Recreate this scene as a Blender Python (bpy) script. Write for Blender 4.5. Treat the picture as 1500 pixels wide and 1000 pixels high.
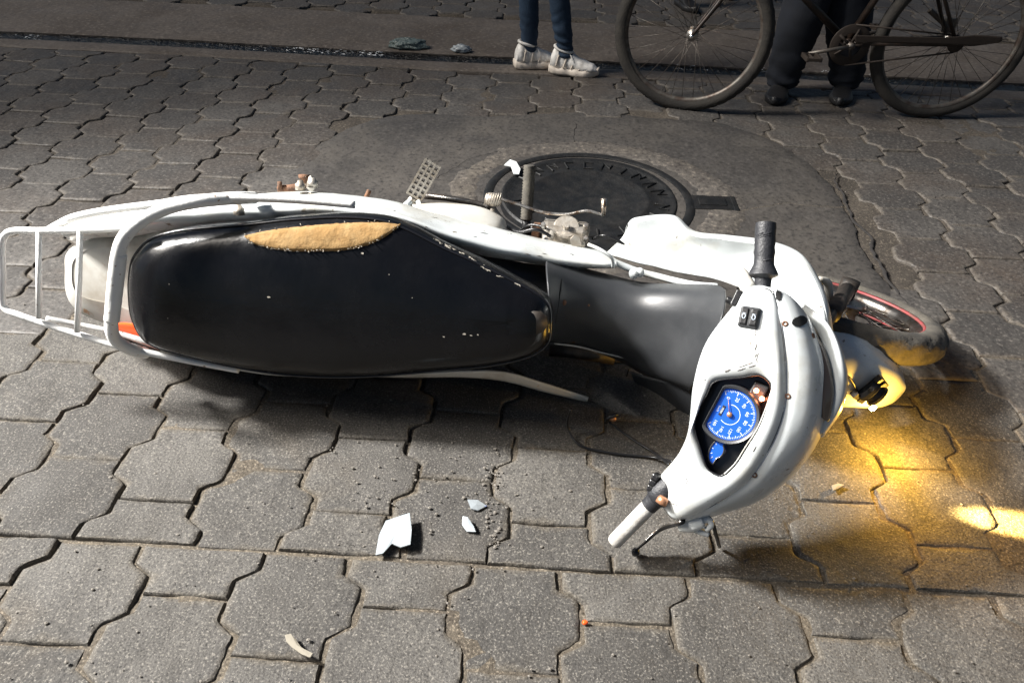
import bpy, bmesh, math, random
from mathutils import Vector, Matrix, noise
from mathutils.bvhtree import BVHTree
V = Vector
rnd = random.Random(7)
for o in list(bpy.data.objects): bpy.data.objects.remove(o)
S = bpy.context.scene
COL = S.collection
R = math.radians
# ------------------------------------------------------------------ camera
FPX, CH = 1083.0, 1.25
PITCH, YAW, ROLL = R(38.0), R(1.9), R(-1.75)
fw = V((-math.sin(YAW)*math.cos(PITCH), math.cos(YAW)*math.cos(PITCH), -math.sin(PITCH)))
r0 = V((math.cos(YAW), math.sin(YAW), 0)); u0 = r0.cross(fw)
cr, sr = math.cos(ROLL), math.sin(ROLL)
CR = r0*cr - u0*sr; CU = r0*sr + u0*cr
CAM = V((0, 0, CH))
cd = bpy.data.cameras.new('camera'); cam = bpy.data.objects.new('camera', cd); COL.objects.link(cam)
cam.matrix_world = Matrix(((CR.x, CU.x, -fw.x, CAM.x), (CR.y, CU.y, -fw.y, CAM.y), (CR.z, CU.z, -fw.z, CAM.z), (0, 0, 0, 1)))
cd.sensor_width = 36; cd.lens = 36*FPX/1500; cd.clip_start = .02; cd.clip_end = 500
S.camera = cam
# ------------------------------------------------------------------ world, sun, exposure (night street, one strong light from the left)
SUN_DIR = V((.70, .10, -.70)).normalized()       # the way the light travels
W = bpy.data.worlds.new("World"); S.world = W; W.use_nodes = True
nt = W.node_tree; bg = nt.nodes['Background']; sky = nt.nodes.new('ShaderNodeTexSky'); sky.sky_type = 'NISHITA'
sky.sun_disc = False; sky.sun_elevation = math.asin(-SUN_DIR.z); sky.sun_rotation = math.atan2(-SUN_DIR.x, -SUN_DIR.y)
nt.links.new(sky.outputs[0], bg.inputs[0]); bg.inputs[1].default_value = .009
sd = bpy.data.lights.new('sun', 'SUN'); sd.energy = .65; sd.angle = R(20); sd.color = (1, .93, .84)
so = bpy.data.objects.new('sun', sd); COL.objects.link(so); so.rotation_euler = SUN_DIR.to_track_quat('-Z', 'Y').to_euler(); so.location = (-4, 0, 4)
# an assumed lamp, added unseen out of frame to the left, throws the hard light; it fades towards the far kerb
KD = V((1, -.13, -.88)).normalized(); KP = V((.2, 1.1, 0))-KD*6.5
kl = bpy.data.lights.new('added_key_light', 'SPOT'); kl.energy = 1600; kl.color = (1, .97, .93); kl.spot_size = R(75); kl.spot_blend = 1.0; kl.shadow_soft_size = .40
ko = bpy.data.objects.new('added_key_light', kl); COL.objects.link(ko); ko.location = KP; ko.rotation_euler = (V((.2, -.1, 0))-KP).to_track_quat('-Z', 'Y').to_euler()
S.view_settings.view_transform = 'Standard'; S.view_settings.look = 'None'; S.view_settings.gamma = 1; S.view_settings.exposure = 2.0
S.render.engine = 'CYCLES'
# ------------------------------------------------------------------ picking helpers: pixel of the photograph -> point on a real plane
def ray(px, py): return fw + CR*((px-750)/FPX) - CU*((py-500)/FPX)
def onplane(px, py, P, N):
    d = ray(px, py); return CAM + d*((P-CAM).dot(N)/d.dot(N))
def g(px, py, h=0.0): return onplane(px, py, V((0, 0, h)), V((0, 0, 1)))
# bike frame: F forward, L its left (up in the air), U its up (towards the viewer)
TL, PSI = R(20), R(-4)
BF = V((math.cos(PSI), math.sin(PSI), 0))
BU = V((math.sin(PSI)*math.cos(TL), -math.cos(PSI)*math.cos(TL), math.sin(TL)))
BL = BU.cross(BF)
seatc = g(510, 440, .345)
BO = seatc - BU*.80
def m(px, py, z): return onplane(px, py, BO+BU*z, BU)
def my(px, py, y): return onplane(px, py, BO+BL*y, BL)
def W_(x, y, z): return BO + BF*x + BL*y + BU*z
def loc(p):
    d = p-BO; return V((d.dot(BF), d.dot(BL), d.dot(BU)))
# ------------------------------------------------------------------ materials
def mat(name, col, rough=.5, metal=0., col2=None, nscale=8., nlo=.4, nhi=.65, bump=0., bscale=60., coat=0., emis=None, estr=0., rvar=0., spec=.5, specks=None, sscale=90., slo=.68, detail=6, dist=.004, trans=0., sheen=0.):
    M = bpy.data.materials.new(name); M.use_nodes = True; t = M.node_tree; N = t.nodes; Lk = t.links.new
    b = N['Principled BSDF']; b.inputs['Base Color'].default_value = (*col, 1); b.inputs['Roughness'].default_value = rough
    b.inputs['Metallic'].default_value = metal; b.inputs['Coat Weight'].default_value = coat; b.inputs['Coat Roughness'].default_value = .08
    b.inputs['Specular IOR Level'].default_value = spec
    if trans: b.inputs['Transmission Weight'].default_value = trans
    tc = N.new('ShaderNodeTexCoord'); out = None
    def nz(sc, det=detail, r=.6):
        n = N.new('ShaderNodeTexNoise'); n.inputs['Scale'].default_value = sc; n.inputs['Detail'].default_value = det; n.inputs['Roughness'].default_value = r
        Lk(tc.outputs['Object'], n.inputs['Vector']); return n
    def ramp(n, lo, hi):
        r = N.new('ShaderNodeMapRange'); r.inputs[1].default_value = lo; r.inputs[2].default_value = hi; Lk(n.outputs[0], r.inputs[0]); return r
    cur = None
    if col2:
        r = ramp(nz(nscale), nlo, nhi); mx = N.new('ShaderNodeMix'); mx.data_type = 'RGBA'
        mx.inputs[6].default_value = (*col, 1); mx.inputs[7].default_value = (*col2, 1); Lk(r.outputs[0], mx.inputs[0]); cur = mx.outputs[2]
    if specks:
        r = ramp(nz(sscale, 3), slo, slo+.04); mx = N.new('ShaderNodeMix'); mx.data_type = 'RGBA'
        if cur: Lk(cur, mx.inputs[6])
        else: mx.inputs[6].default_value = (*col, 1)
        mx.inputs[7].default_value = (*specks, 1); Lk(r.outputs[0], mx.inputs[0]); cur = mx.outputs[2]
    if cur: Lk(cur, b.inputs['Base Color'])
    if rvar:
        r = ramp(nz(nscale*2.3), .3, .7); r.inputs[3].default_value = max(.02, rough-rvar); r.inputs[4].default_value = min(1, rough+rvar); Lk(r.outputs[0], b.inputs['Roughness'])
    if bump:
        bp = N.new('ShaderNodeBump'); bp.inputs['Strength'].default_value = bump; bp.inputs['Distance'].default_value = dist
        Lk(nz(bscale).outputs[0], bp.inputs['Height']); Lk(bp.outputs[0], b.inputs['Normal'])
    if emis: b.inputs['Emission Color'].default_value = (*emis, 1); b.inputs['Emission Strength'].default_value = estr
    return M
def stone_mat(name, cA, cB, cLight, cDark, rough=.82, bump=.9, dirt=(.10, .075, .05), dlo=.5, grain=230., edgec=(.27, .235, .19)):
    """concrete paver: aggregate grain, per-stone tone, dusty film"""
    M = bpy.data.materials.new(name); M.use_nodes = True; t = M.node_tree; N = t.nodes; Lk = t.links.new
    b = N['Principled BSDF']; tc = N.new('ShaderNodeTexCoord'); at = N.new('ShaderNodeAttribute'); at.attribute_name = 'tone'
    def nz(sc, det=4, r=.6, dst=0):
        n = N.new('ShaderNodeTexNoise'); n.inputs['Scale'].default_value = sc; n.inputs['Detail'].default_value = det; n.inputs['Roughness'].default_value = r
        n.inputs['Distortion'].default_value = dst; Lk(tc.outputs['Object'], n.inputs['Vector']); return n.outputs[0]
    def rmp(s, lo, hi, a=0, c=1):
        r = N.new('ShaderNodeMapRange'); r.inputs[1].default_value = lo; r.inputs[2].default_value = hi; r.inputs[3].default_value = a; r.inputs[4].default_value = c
        Lk(s, r.inputs[0]); return r.outputs[0]
    def mix(fac, a, c, mode='MIX'):
        x = N.new('ShaderNodeMix'); x.data_type = 'RGBA'; x.blend_type = mode
        if isinstance(fac, float): x.inputs[0].default_value = fac
        else: Lk(fac, x.inputs[0])
        for i, v in ((6, a), (7, c)):
            if isinstance(v, tuple): x.inputs[i].default_value = (*v, 1)
            else: Lk(v, x.inputs[i])
        return x.outputs[2]
    base = mix(at.outputs['Fac'], cA, cB)
    base = mix(rmp(nz(5, 5), .38, .62), base, mix(.5, base, cDark))
    base = mix(rmp(nz(2.2, 5, .6, .4), dlo, dlo+.25), base, dirt)
    ae = N.new('ShaderNodeAttribute'); ae.attribute_name = 'edge'
    ef = N.new('ShaderNodeMath'); ef.operation = 'MULTIPLY'; Lk(ae.outputs['Fac'], ef.inputs[0]); Lk(rmp(nz(14, 5), .36, .58, .15, 1), ef.inputs[1])
    base = mix(ef.outputs[0], base, edgec)
    gr = nz(grain, 3, .7)
    base = mix(rmp(gr, .56, .66), base, cLight)
    base = mix(rmp(gr, .46, .36), base, cDark)
    v = N.new('ShaderNodeTexVoronoi'); v.inputs['Scale'].default_value = 120; Lk(tc.outputs['Object'], v.inputs['Vector'])
    base = mix(rmp(v.outputs['Distance'], .10, .06), base, tuple(min(1, c*1.5) for c in cLight))
    Lk(base, b.inputs['Base Color'])
    Lk(rmp(nz(7, 5), .3, .7, rough-.14, rough+.1), b.inputs['Roughness'])
    b.inputs['Specular IOR Level'].default_value = .35
    b1 = N.new('ShaderNodeBump'); b1.inputs['Strength'].default_value = bump; b1.inputs['Distance'].default_value = .0025; Lk(nz(grain*.8, 4, .7), b1.inputs['Height'])
    b2 = N.new('ShaderNodeBump'); b2.inputs['Strength'].default_value = .6; b2.inputs['Distance'].default_value = .012; Lk(nz(16, 5, .55), b2.inputs['Height'])
    Lk(b1.outputs[0], b2.inputs['Normal']); Lk(b2.outputs[0], b.inputs['Normal'])
    return M
M_pav = stone_mat('paver_concrete', (.055, .052, .048), (.102, .096, .087), (.185, .172, .15), (.030, .028, .026), dirt=(.088, .074, .057), dlo=.54, edgec=(.098, .086, .069))
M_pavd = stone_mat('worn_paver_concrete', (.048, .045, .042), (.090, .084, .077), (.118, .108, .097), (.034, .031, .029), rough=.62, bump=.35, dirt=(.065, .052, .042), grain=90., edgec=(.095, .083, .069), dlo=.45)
M_patch = stone_mat('cement_patch', (.050, .046, .043), (.068, .063, .058), (.074, .068, .062), (.031, .029, .027), rough=.6, bump=.25, dirt=(.078, .070, .061), grain=60., dlo=.42)
M_mortar = stone_mat('rough_mortar', (.08, .072, .063), (.10, .092, .083), (.15, .13, .108), (.035, .03, .027), rough=.8, bump=1., dirt=(.115, .10, .08), grain=50., dlo=.5)
M_sand = stone_mat('joint_sand', (.11, .093, .07), (.13, .108, .08), (.22, .185, .14), (.035, .028, .02), rough=.9, bump=1., dirt=(.05, .042, .034), dlo=.46, grain=200.)
M_sandd = stone_mat('dark_joint_dirt', (.075, .063, .05), (.065, .055, .044), (.13, .11, .085), (.035, .03, .025), rough=.9, bump=.8, dirt=(.02, .017, .014), dlo=.46, grain=120.)
M_conc = stone_mat('gutter_concrete', (.115, .098, .083), (.15, .13, .11), (.16, .14, .12), (.07, .06, .052), rough=.66, bump=.35, dirt=(.07, .056, .044), grain=50., dlo=.42)
M_water = mat('gutter_water', (.006, .006, .006), rough=.22, bump=1., bscale=38, dist=.05, col2=(.006, .005, .005), nscale=30, detail=3, spec=.3)
M_white = mat('white_paint', (.60, .635, .64), rough=.3, coat=.35, col2=(.47, .46, .41), nscale=7, nlo=.5, nhi=.7, bump=.12, bscale=14, dist=.006, specks=(.24, .21, .17), sscale=48, slo=.675, rvar=.08)
M_whiterack = mat('rack_paint', (.78, .78, .76), rough=.42, bump=.3, bscale=90, specks=(.30, .2, .13), sscale=70, slo=.66)
M_wtail = mat('yellowed_white_plastic', (.52, .51, .47), rough=.4, col2=(.33, .29, .23), nscale=7, nlo=.5, nhi=.7, bump=.1, specks=(.42, .25, .14), sscale=22, slo=.69)
M_vinyl = mat('black_seat_vinyl', (.003, .0034, .0045), rough=.24, bump=.22, bscale=9, rvar=.08, nscale=5, col2=(.005, .005, .006), dist=.012, spec=.38)
M_pipe = mat('black_piping', (.01, .01, .012), rough=.2, coat=.4)
M_foam = mat('yellow_seat_foam', (.25, .145, .05), rough=.95, bump=.9, bscale=60, col2=(.31, .20, .085), nscale=26, specks=(.18, .09, .035), sscale=40, slo=.66)
M_fringe = mat('torn_vinyl_edge', (.36, .33, .28), rough=.8)
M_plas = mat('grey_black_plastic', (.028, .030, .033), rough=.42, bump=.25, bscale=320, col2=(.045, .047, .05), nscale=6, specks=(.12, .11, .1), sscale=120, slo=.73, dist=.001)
M_blk = mat('black_plastic', (.010, .010, .011), rough=.35, bump=.15, bscale=150)
M_rub = mat('grip_rubber', (.022, .023, .027), rough=.5, bump=.35, bscale=200)
M_tyre = mat('dusty_tyre_rubber', (.045, .042, .038), rough=.85, col2=(.14, .125, .10), nscale=16, nlo=.35, nhi=.7, bump=.6, bscale=130)
M_ptyre = mat('dusty_peg_rubber', (.05, .046, .04), rough=.8, col2=(.11, .10, .08), nscale=40, bump=.4)
M_btyre = mat('bicycle_tyre_rubber', (.016, .014, .012), rough=.85, col2=(.03, .026, .021), nscale=16, bump=.6, bscale=130)
M_steel = mat('worn_steel', (.46, .44, .41), rough=.36, metal=.9, col2=(.22, .15, .10), nscale=40, nlo=.5, nhi=.66, bump=.3, bscale=160, rvar=.12)
M_chrome = mat('chrome', (.68, .68, .68), rough=.14, metal=1., rvar=.06)
M_alu = mat('dull_aluminium', (.50, .47, .42), rough=.45, metal=.75, col2=(.34, .29, .23), nscale=24, bump=.3, bscale=120)
M_brust = mat('brown_chain_steel', (.026, .018, .013), rough=.7, metal=.3, col2=(.025, .018, .014), nscale=40, bump=.5)
M_rust = mat('rusty_steel', (.20, .10, .055), rough=.85, metal=.2, col2=(.10, .06, .04), nscale=60, bump=.7, bscale=180)
M_dark = mat('oily_dark_metal', (.030, .028, .026), rough=.5, metal=.4, col2=(.07, .055, .045), nscale=26, bump=.4)
M_iron = mat('cast_iron', (.0065, .007, .0075), rough=.5, metal=.1, col2=(.014, .013, .012), nscale=14, nlo=.42, nhi=.7, bump=.5, bscale=110, rvar=.12)
M_rim = mat('grimy_chrome_rim', (.20, .19, .18), rough=.3, metal=.9, col2=(.09, .075, .06), nscale=30, bump=.2)
M_red = mat('red_rim_paint', (.30, .05, .055), rough=.5, col2=(.17, .07, .06), nscale=40)
M_orange = mat('orange_lens', (.90, .11, .02), rough=.15, coat=.6)
M_blue = mat('blue_dial', (.004, .07, .36), rough=.4, emis=(.004, .07, .5), estr=.12)
M_ink = mat('dial_white_ink', (.55, .62, .7), rough=.5, emis=(.6, .75, 1), estr=.03)
M_cop = mat('copper_hub', (.55, .28, .16), rough=.35, metal=.6)
M_led = mat('lit_indicator', (1, .5, .3), emis=(1, .30, .12), estr=9.)
M_bulb = mat('lit_bulb', (1, .7, .3), emis=(1, .62, .16), estr=60.)
M_denim = mat('navy_denim', (.007, .022, .046), rough=.85, bump=.5, bscale=260, col2=(.011, .031, .063), nscale=12)
M_denimk = mat('dark_denim', (.004, .006, .011), rough=.9, bump=.4, bscale=260, col2=(.006, .009, .016), nscale=12)
M_shoe = mat('white_leather', (.80, .78, .74), rough=.55, bump=.5, bscale=50, col2=(.50, .48, .45), nscale=22)
M_sole = mat('cream_rubber_sole', (.62, .55, .47), rough=.6, bump=.4, bscale=60)
M_bshoe = mat('black_leather', (.010, .010, .011), rough=.5, bump=.3)
M_skin = mat('skin', (.26, .13, .08), rough=.5, bump=.15, bscale=160)
M_hair = mat('black_hair', (.012, .010, .009), rough=.5, bump=.8, bscale=120)
M_shirt = mat('grey_cotton', (.10, .10, .11), rough=.9, bump=.4, bscale=200)
M_bsteel = mat('dirty_steel', (.13, .12, .105), rough=.5, metal=.6, col2=(.07, .05, .04), nscale=30, bump=.2)
M_frame = mat('bicycle_paint', (.018, .015, .013), rough=.42, metal=.4, col2=(.04, .025, .018), nscale=36, bump=.2)
M_bag = mat('grey_plastic_bag', (.10, .13, .125), rough=.3, bump=.9, bscale=30, dist=.02)
M_shard = mat('broken_white_plastic', (.27, .30, .32), rough=.4, bump=.2, bscale=20, specks=(.2, .25, .5), sscale=30, slo=.7)
M_leaf = mat('dry_leaf', (.22, .20, .16), rough=.85, bump=.4)
M_glint = mat('painted_glint_white', (.75, .78, .8), rough=.2, spec=.8)  # bright colour for the painted glints in the gutter
M_peb = mat('pebble_stone', (.17, .155, .135), rough=.85, bump=.6, bscale=160)
M_hole = mat('dark_recess', (.006, .006, .006), rough=.7)
M_slot = mat('smoked_brown_lens', (.10, .075, .06), rough=.25, coat=.4)
M_clearl = mat('clouded_gauge_plastic', (.035, .035, .036), rough=.25, coat=.5)
# ------------------------------------------------------------------ object helpers
ROOT = {'o': None, 'loc': V((0, 0, 0))}
def tag(o, label=None, cat=None, group=None, kind=None):
    if label: o['label'] = label
    if cat: o['category'] = cat
    if group: o['group'] = group
    if kind: o['kind'] = kind
    return o
def thing(name, label, cat, p=(0, 0, 0), group=None):
    o = bpy.data.objects.new(name, None); COL.objects.link(o); o.location = p; o.empty_display_size = .1
    tag(o, label, cat, group); ROOT['o'] = o; ROOT['loc'] = V(p); return o
def absloc(o):
    p = V(o.location)
    while o.parent: o = o.parent; p += V(o.location)
    return p
def mk(name, vs, fs, mt, parent=None, smooth=True, auto=None, solid=0., sub=0, bev=0.):
    me = bpy.data.meshes.new(name); off = absloc(parent) if parent else V((0, 0, 0))
    me.from_pydata([tuple(V(v)-off) for v in vs], [], fs); me.update()
    bm = bmesh.new(); bm.from_mesh(me); bmesh.ops.recalc_face_normals(bm, faces=bm.faces); bm.to_mesh(me); bm.free()
    if isinstance(mt, (list, tuple)):
        for x in mt: me.materials.append(x)
    else: me.materials.append(mt)
    if smooth: me.polygons.foreach_set('use_smooth', [True]*len(me.polygons))
    if auto is not None: me.set_sharp_from_angle(angle=R(auto))
    o = bpy.data.objects.new(name, me); COL.objects.link(o)
    if parent: o.parent = parent
    if solid:
        s = o.modifiers.new('thickness', 'SOLIDIFY'); s.thickness = solid; s.offset = 0
    if bev:
        s = o.modifiers.new('bevel', 'BEVEL'); s.width = bev; s.segments = 2; s.limit_method = 'ANGLE'; s.angle_limit = R(35)
    if sub:
        s = o.modifiers.new('sub', 'SUBSURF'); s.levels = sub; s.render_levels = sub
    return o
def cat(pts, n, closed=False):
    """resample a polyline as a catmull-rom curve (n samples)"""
    P = [V(p) for p in pts]; k = len(P); out = []
    segs = k if closed else k-1
    tot = n if closed else n-1
    for i in range(n):
        t = i*segs/tot; s = min(int(t), segs-1); f = t-s
        if closed: a, b, c, d = P[(s-1) % k], P[s % k], P[(s+1) % k], P[(s+2) % k]
        else: a, b, c, d = P[max(s-1, 0)], P[s], P[s+1], P[min(s+2, k-1)]
        out.append(.5*((2*b)+(c-a)*f+(2*a-5*b+4*c-d)*f*f+(3*b-a-3*c+d)*f**3))
    return out
class MB:
    def __init__(s): s.v = []; s.f = []; s.g = []
    def objs(s, name, mt, parent=None, **k):
        return [mk(name, v, f, mt, parent, **k) for v, f in s.g]
    def add(s, vs, fs):
        vs = [V(x) for x in vs]; s.g.append((vs, [tuple(f) for f in fs])); b = len(s.v); s.v += [V(x) for x in vs]; s.f += [tuple(i+b for i in f) for f in fs]; return s
    def tube(s, pts, r, n=10, closed=False, smooth=0, flat=1.0, caps=True):
        P = cat(pts, smooth, closed) if smooth else [V(p) for p in pts]
        k = len(P); rr = r if isinstance(r, (list, tuple)) else [r]*k
        if len(rr) != k: rr = [x.x for x in cat([V((q, 0, 0)) for q in rr], k, closed)]
        up = None; rings = []
        for i in range(k):
            a = P[i-1] if (i or closed) else P[i]; b = P[(i+1) % k] if (i < k-1 or closed) else P[i]
            t = (b-a).normalized()
            if up is None: up = t.orthogonal().normalized()
            up = (up - t*up.dot(t)).normalized(); w = t.cross(up)
            rings.append([P[i]+(up*math.cos(2*math.pi*j/n)+w*math.sin(2*math.pi*j/n)*flat)*rr[i] for j in range(n)])
        vs = [p for rg in rings for p in rg]; fs = []
        for i in range(k if closed else k-1):
            for j in range(n):
                a, b = i*n, ((i+1) % k)*n; fs.append((a+j, a+(j+1) % n, b+(j+1) % n, b+j))
        if not closed and caps: fs.append(tuple(range(n-1, -1, -1))); fs.append(tuple((k-1)*n+j for j in range(n)))
        return s.add(vs, fs)
    def lathe(s, prof, P, ax, n=24, xdir=None, cap=True):
        """prof = [(radius, height along ax)]"""
        ax = V(ax).normalized(); u = (V(xdir)-ax*V(xdir).dot(ax)).normalized() if xdir else ax.orthogonal().normalized(); w = ax.cross(u); P = V(P)
        vs = [P+ax*h+(u*math.cos(2*math.pi*j/n)+w*math.sin(2*math.pi*j/n))*max(r, 1e-5) for r, h in prof for j in range(n)]
        fs = [(i*n+j, i*n+(j+1) % n, (i+1)*n+(j+1) % n, (i+1)*n+j) for i in range(len(prof)-1) for j in range(n)]
        if cap and prof[0][0] > 0 and prof[0] != prof[-1]: fs.append(tuple(range(n-1, -1, -1)))
        if cap and prof[-1][0] > 0 and prof[0] != prof[-1]: fs.append(tuple((len(prof)-1)*n+j for j in range(n)))
        return s.add(vs, fs)
    def box(s, c, ax, ay, az, sx, sy, sz, taper=1.):
        c = V(c); vs = []
        for k in (-1, 1):
            q = taper if k > 0 else 1
            for i, j in ((-1, -1), (1, -1), (1, 1), (-1, 1)): vs.append(c+ax*(i*sx/2*q)+ay*(j*sy/2*q)+az*(k*sz/2))
        return s.add(vs, [(3, 2, 1, 0), (4, 5, 6, 7), (0, 1, 5, 4), (1, 2, 6, 5), (2, 3, 7, 6), (3, 0, 4, 7)])
    def obj(s, name, mt, parent=None, **k): return mk(name, s.v, s.f, mt, parent, **k)
def grid(rows, closed=False):
    nu = len(rows[0]); vs = [p for r in rows for p in r]; fs = []
    for i in range(len(rows)-1):
        for j in range(nu if closed else nu-1):
            fs.append((i*nu+j, i*nu+(j+1) % nu, (i+1)*nu+(j+1) % nu, (i+1)*nu+j))
    return vs, fs
def loft(rows, nu=40, nv=16, closed=False):
    A = [cat(r, nu, closed) for r in rows]
    B = [cat([a[j] for a in A], nv) for j in range(nu)]
    return grid([[B[j][i] for j in range(nu)] for i in range(nv)], closed)
def bvh_of(vs, fs): return BVHTree.FromPolygons([tuple(v) for v in vs], fs)
def hit(bvh, px, py, off=.0):
    d = ray(px, py).normalized(); p, n, i, ds = bvh.ray_cast(CAM, d)
    if p is None:
        p, n, i, ds = bvh.find_nearest(CAM+d*1.3)
    if n.dot(d) > 0: n = -n
    return p+n*off, n
def blob(mb, c, r, seed, n=1, squash=.6, amp=.35):
    bm = bmesh.new(); bmesh.ops.create_icosphere(bm, subdivisions=n, radius=1)
    vs = []
    for v in bm.verts:
        q = 1+amp*noise.noise(v.co*1.7+V((seed*3.1, seed*1.7, 0))); vs.append(V(c)+V((v.co.x*r*q, v.co.y*r*q*.8, v.co.z*r*squash*q)))
    mb.add(vs, [tuple(v.index for v in f.verts) for f in bm.faces]); bm.free()

# ================================================================== GROUND
def pip(x, y, poly):
    c = False; n = len(poly)
    for i in range(n):
        a, b = poly[i], poly[i-1]
        if (a.y > y) != (b.y > y) and x < (b.x-a.x)*(y-a.y)/(b.y-a.y)+a.x: c = not c
    return c
patch_px = [(395, 322), (420, 262), (462, 212), (520, 182), (600, 166), (720, 170), (850, 164), (960, 172), (1060, 180), (1130, 204), (1178, 232), (1215, 262), (1240, 300), (1262, 350), (1290, 395), (1310, 440), (1270, 520), (1000, 470), (700, 440), (450, 400)]
patch = [g(*p) for p in patch_px]
PITCHX, ROWH = .209, .2165
def gut_y(x): return 3.985-.030*(x+.2)+.012*math.sin(x*2.1)      # near edge of the water channel
BREAK = .877
vs = []; fs = []; tones = []; mats_i = []
cA, cB = .0840, .1255            # half widths of a paver: narrow ends, wide middle
edges_a = []
def warp(x, y):
    k_ = min(1, max(.35, (y-.6)/1.6))
    p = V((x*.9, y*.9, 0)); q = V((x*2.6, y*2.6, 5))
    return (.020*noise.noise(p)*k_+.007*noise.noise(q)*k_, .010*noise.noise(p+V((7, 3, 1)))*k_+.004*noise.noise(q+V((7, 3, 1)))*k_, .007*noise.noise(q*.6+V((1, 9, 2)))*k_)
def paver(cx, cy, seed, dark, y0=-.5, y1=.5):
    """one paver as a closed solid with a rounded arris"""
    h = ROWH; rr = random.Random(seed)
    prof = [(-.5, cA), (-.41, cA), (-.325, cA+.001), (-.29, cA+.010), (-.225, cB-.009), (-.19, cB), (-.09, cB), (0, cB), (.09, cB), (.19, cB), (.225, cB-.009), (.29, cA+.010), (.325, cA+.001), (.41, cA), (.5, cA)]
    pr = [q for q in prof if y0 < q[0] < y1]
    def wat(t):
        for i in range(len(prof)-1):
            if prof[i][0] <= t <= prof[i+1][0]:
                f = (t-prof[i][0])/(prof[i+1][0]-prof[i][0]); return prof[i][1]*(1-f)+prof[i+1][1]*f
    pr = [(y0, wat(y0))]+pr+[(y1, wat(y1))]
    gap = .0035+rr.random()**2*.0035; ge = .0012+rr.random()**3*.002
    base_ = [V((w-gap, t*h, 0)) for t, w in pr]+[V((-w+gap, t*h, 0)) for t, w in reversed(pr)]
    step = .011 if cy < 2.1 else .022; pts = []
    for i_ in range(len(base_)):
        a_, b_ = base_[i_], base_[(i_+1) % len(base_)]; m_ = max(1, round((b_-a_).length/step))
        for q_ in range(m_): pts.append(a_.lerp(b_, q_/m_))
    cyl = (y0+y1)/2*h; hh = (y1-y0)/2*h
    rot = rr.uniform(-.016, .016); z0 = rr.uniform(-.003, .003); tx, ty = rr.uniform(-.016, .016), rr.uniform(-.014, .014)
    ox, oy = rr.uniform(-.002, .002), rr.uniform(-.001, .001)
    out = []; rag = 1.0 if not dark else 1.5
    for p in pts:
        sc = (hh-ge)/hh; y = cyl+(p.y-cyl)*sc; q = V((p.x, y, 0)); w = V((cx+q.x, cy+q.y, seed*.1)); lim = 1 if abs(y-cyl) < hh*.93 else .35
        q.x += (.0032*noise.noise(w*34)+.0035*noise.noise(w*11)+.0016*noise.noise(w*90))*rag; q.y += (.0022*noise.noise(w*41+V((5, 5, 5)))+.0012*noise.noise(w*95))*lim*rag
        out.append(q)
    n = len(out); b = len(vs); ctr = V((0, cyl, 0)); chip = .0035 if not dark else .005
    def put(q, zz, e):
        x = cx+ox+q.x*math.cos(rot)-q.y*math.sin(rot); y = cy+oy+q.x*math.sin(rot)+q.y*math.cos(rot); wx, wy_, wz = warp(x, y)
        vs.append((x+wx, y+wy_, z0+zz+wz+tx*q.x+ty*q.y)); edges_a.append(e)
    for zz, ins, e in ((-.032, 0, 1), (-.0065, 0, 1), (-.0022, .0016, 1), (0, chip, .9), (.0003, chip+.009, .0)):
        for p in out:
            d = (p-ctr); L_ = d.length; w = V((cx+p.x, cy+p.y, 3)); ee = ins*(1+.8*noise.noise(w*60)+.8*max(0, noise.noise(w*17))*2); put(ctr+d*((L_-ee)/L_), zz, e)
    for f_, dz in ((.6, .0010), (.25, .0013)):
        for p in out: put(ctr+(p-ctr)*f_, dz, 0)
    for k in range(6):
        for i in range(n): fs.append((b+k*n+i, b+k*n+(i+1) % n, b+(k+1)*n+(i+1) % n, b+(k+1)*n+i))
    fs.append(tuple(b+6*n+i for i in range(n)))
    cnt = 6*n+1; tn = rr.random()
    tones.extend([tn]*(n*7)); mats_i.extend([1 if dark else 0]*cnt)
seed = 1
# near section, below the straight course break
for ci in range(-22, 23):
    cx = -.004+ci*PITCHX; odd = ci % 2
    for r in range(0, 9):
        if odd == 0: cyc = BREAK-ROWH*(r+.5)
        else: cyc = BREAK-ROWH*r
        seed += 1
        if odd == 1 and r == 0: paver(cx, cyc, seed, False, -.5, 0)
        elif cyc > -.7: paver(cx, cyc, seed, False)
# far section, up to the gutter; its courses are shifted sideways
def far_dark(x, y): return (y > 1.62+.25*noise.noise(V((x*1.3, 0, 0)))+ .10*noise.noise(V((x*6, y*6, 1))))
for ci in range(-26, 27):
    odd = ci % 2
    for r in range(-1, 30):
        cyc = .986+ROWH*(r+(.5 if odd == 0 else 0)); cx = .058+ci*PITCHX
        cx += -.05*max(0, cyc-2.0)*(1 if cx > 1 else 0)*0
        seed += 1
        lo, hi = cyc-ROWH/2, cyc+ROWH/2
        yb, yt = BREAK+.004, gut_y(cx)-.158
        if hi <= yb+.03 or lo >= yt-.03: continue
        if pip(cx, cyc, patch): continue
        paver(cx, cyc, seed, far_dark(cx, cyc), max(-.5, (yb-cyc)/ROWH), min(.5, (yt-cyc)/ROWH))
# beyond the gutter
for ci in range(-26, 27):
    odd = ci % 2
    for r in range(0, 16):
        cx = .02+ci*PITCHX; cyc = gut_y(cx)+.95+ROWH*(r+(.5 if odd else 0)); seed += 1
        lo = (gut_y(cx)+.85-cyc)/ROWH
        paver(cx, cyc, seed, True, max(-.5, lo), .5)
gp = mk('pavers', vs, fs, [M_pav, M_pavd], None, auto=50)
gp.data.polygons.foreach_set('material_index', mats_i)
at_ = gp.data.attributes.new('tone', 'FLOAT', 'POINT'); at_.data.foreach_set('value', tones); ae_ = gp.data.attributes.new('edge', 'FLOAT', 'POINT'); ae_.data.foreach_set('value', edges_a); tag(gp, kind='structure')
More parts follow.
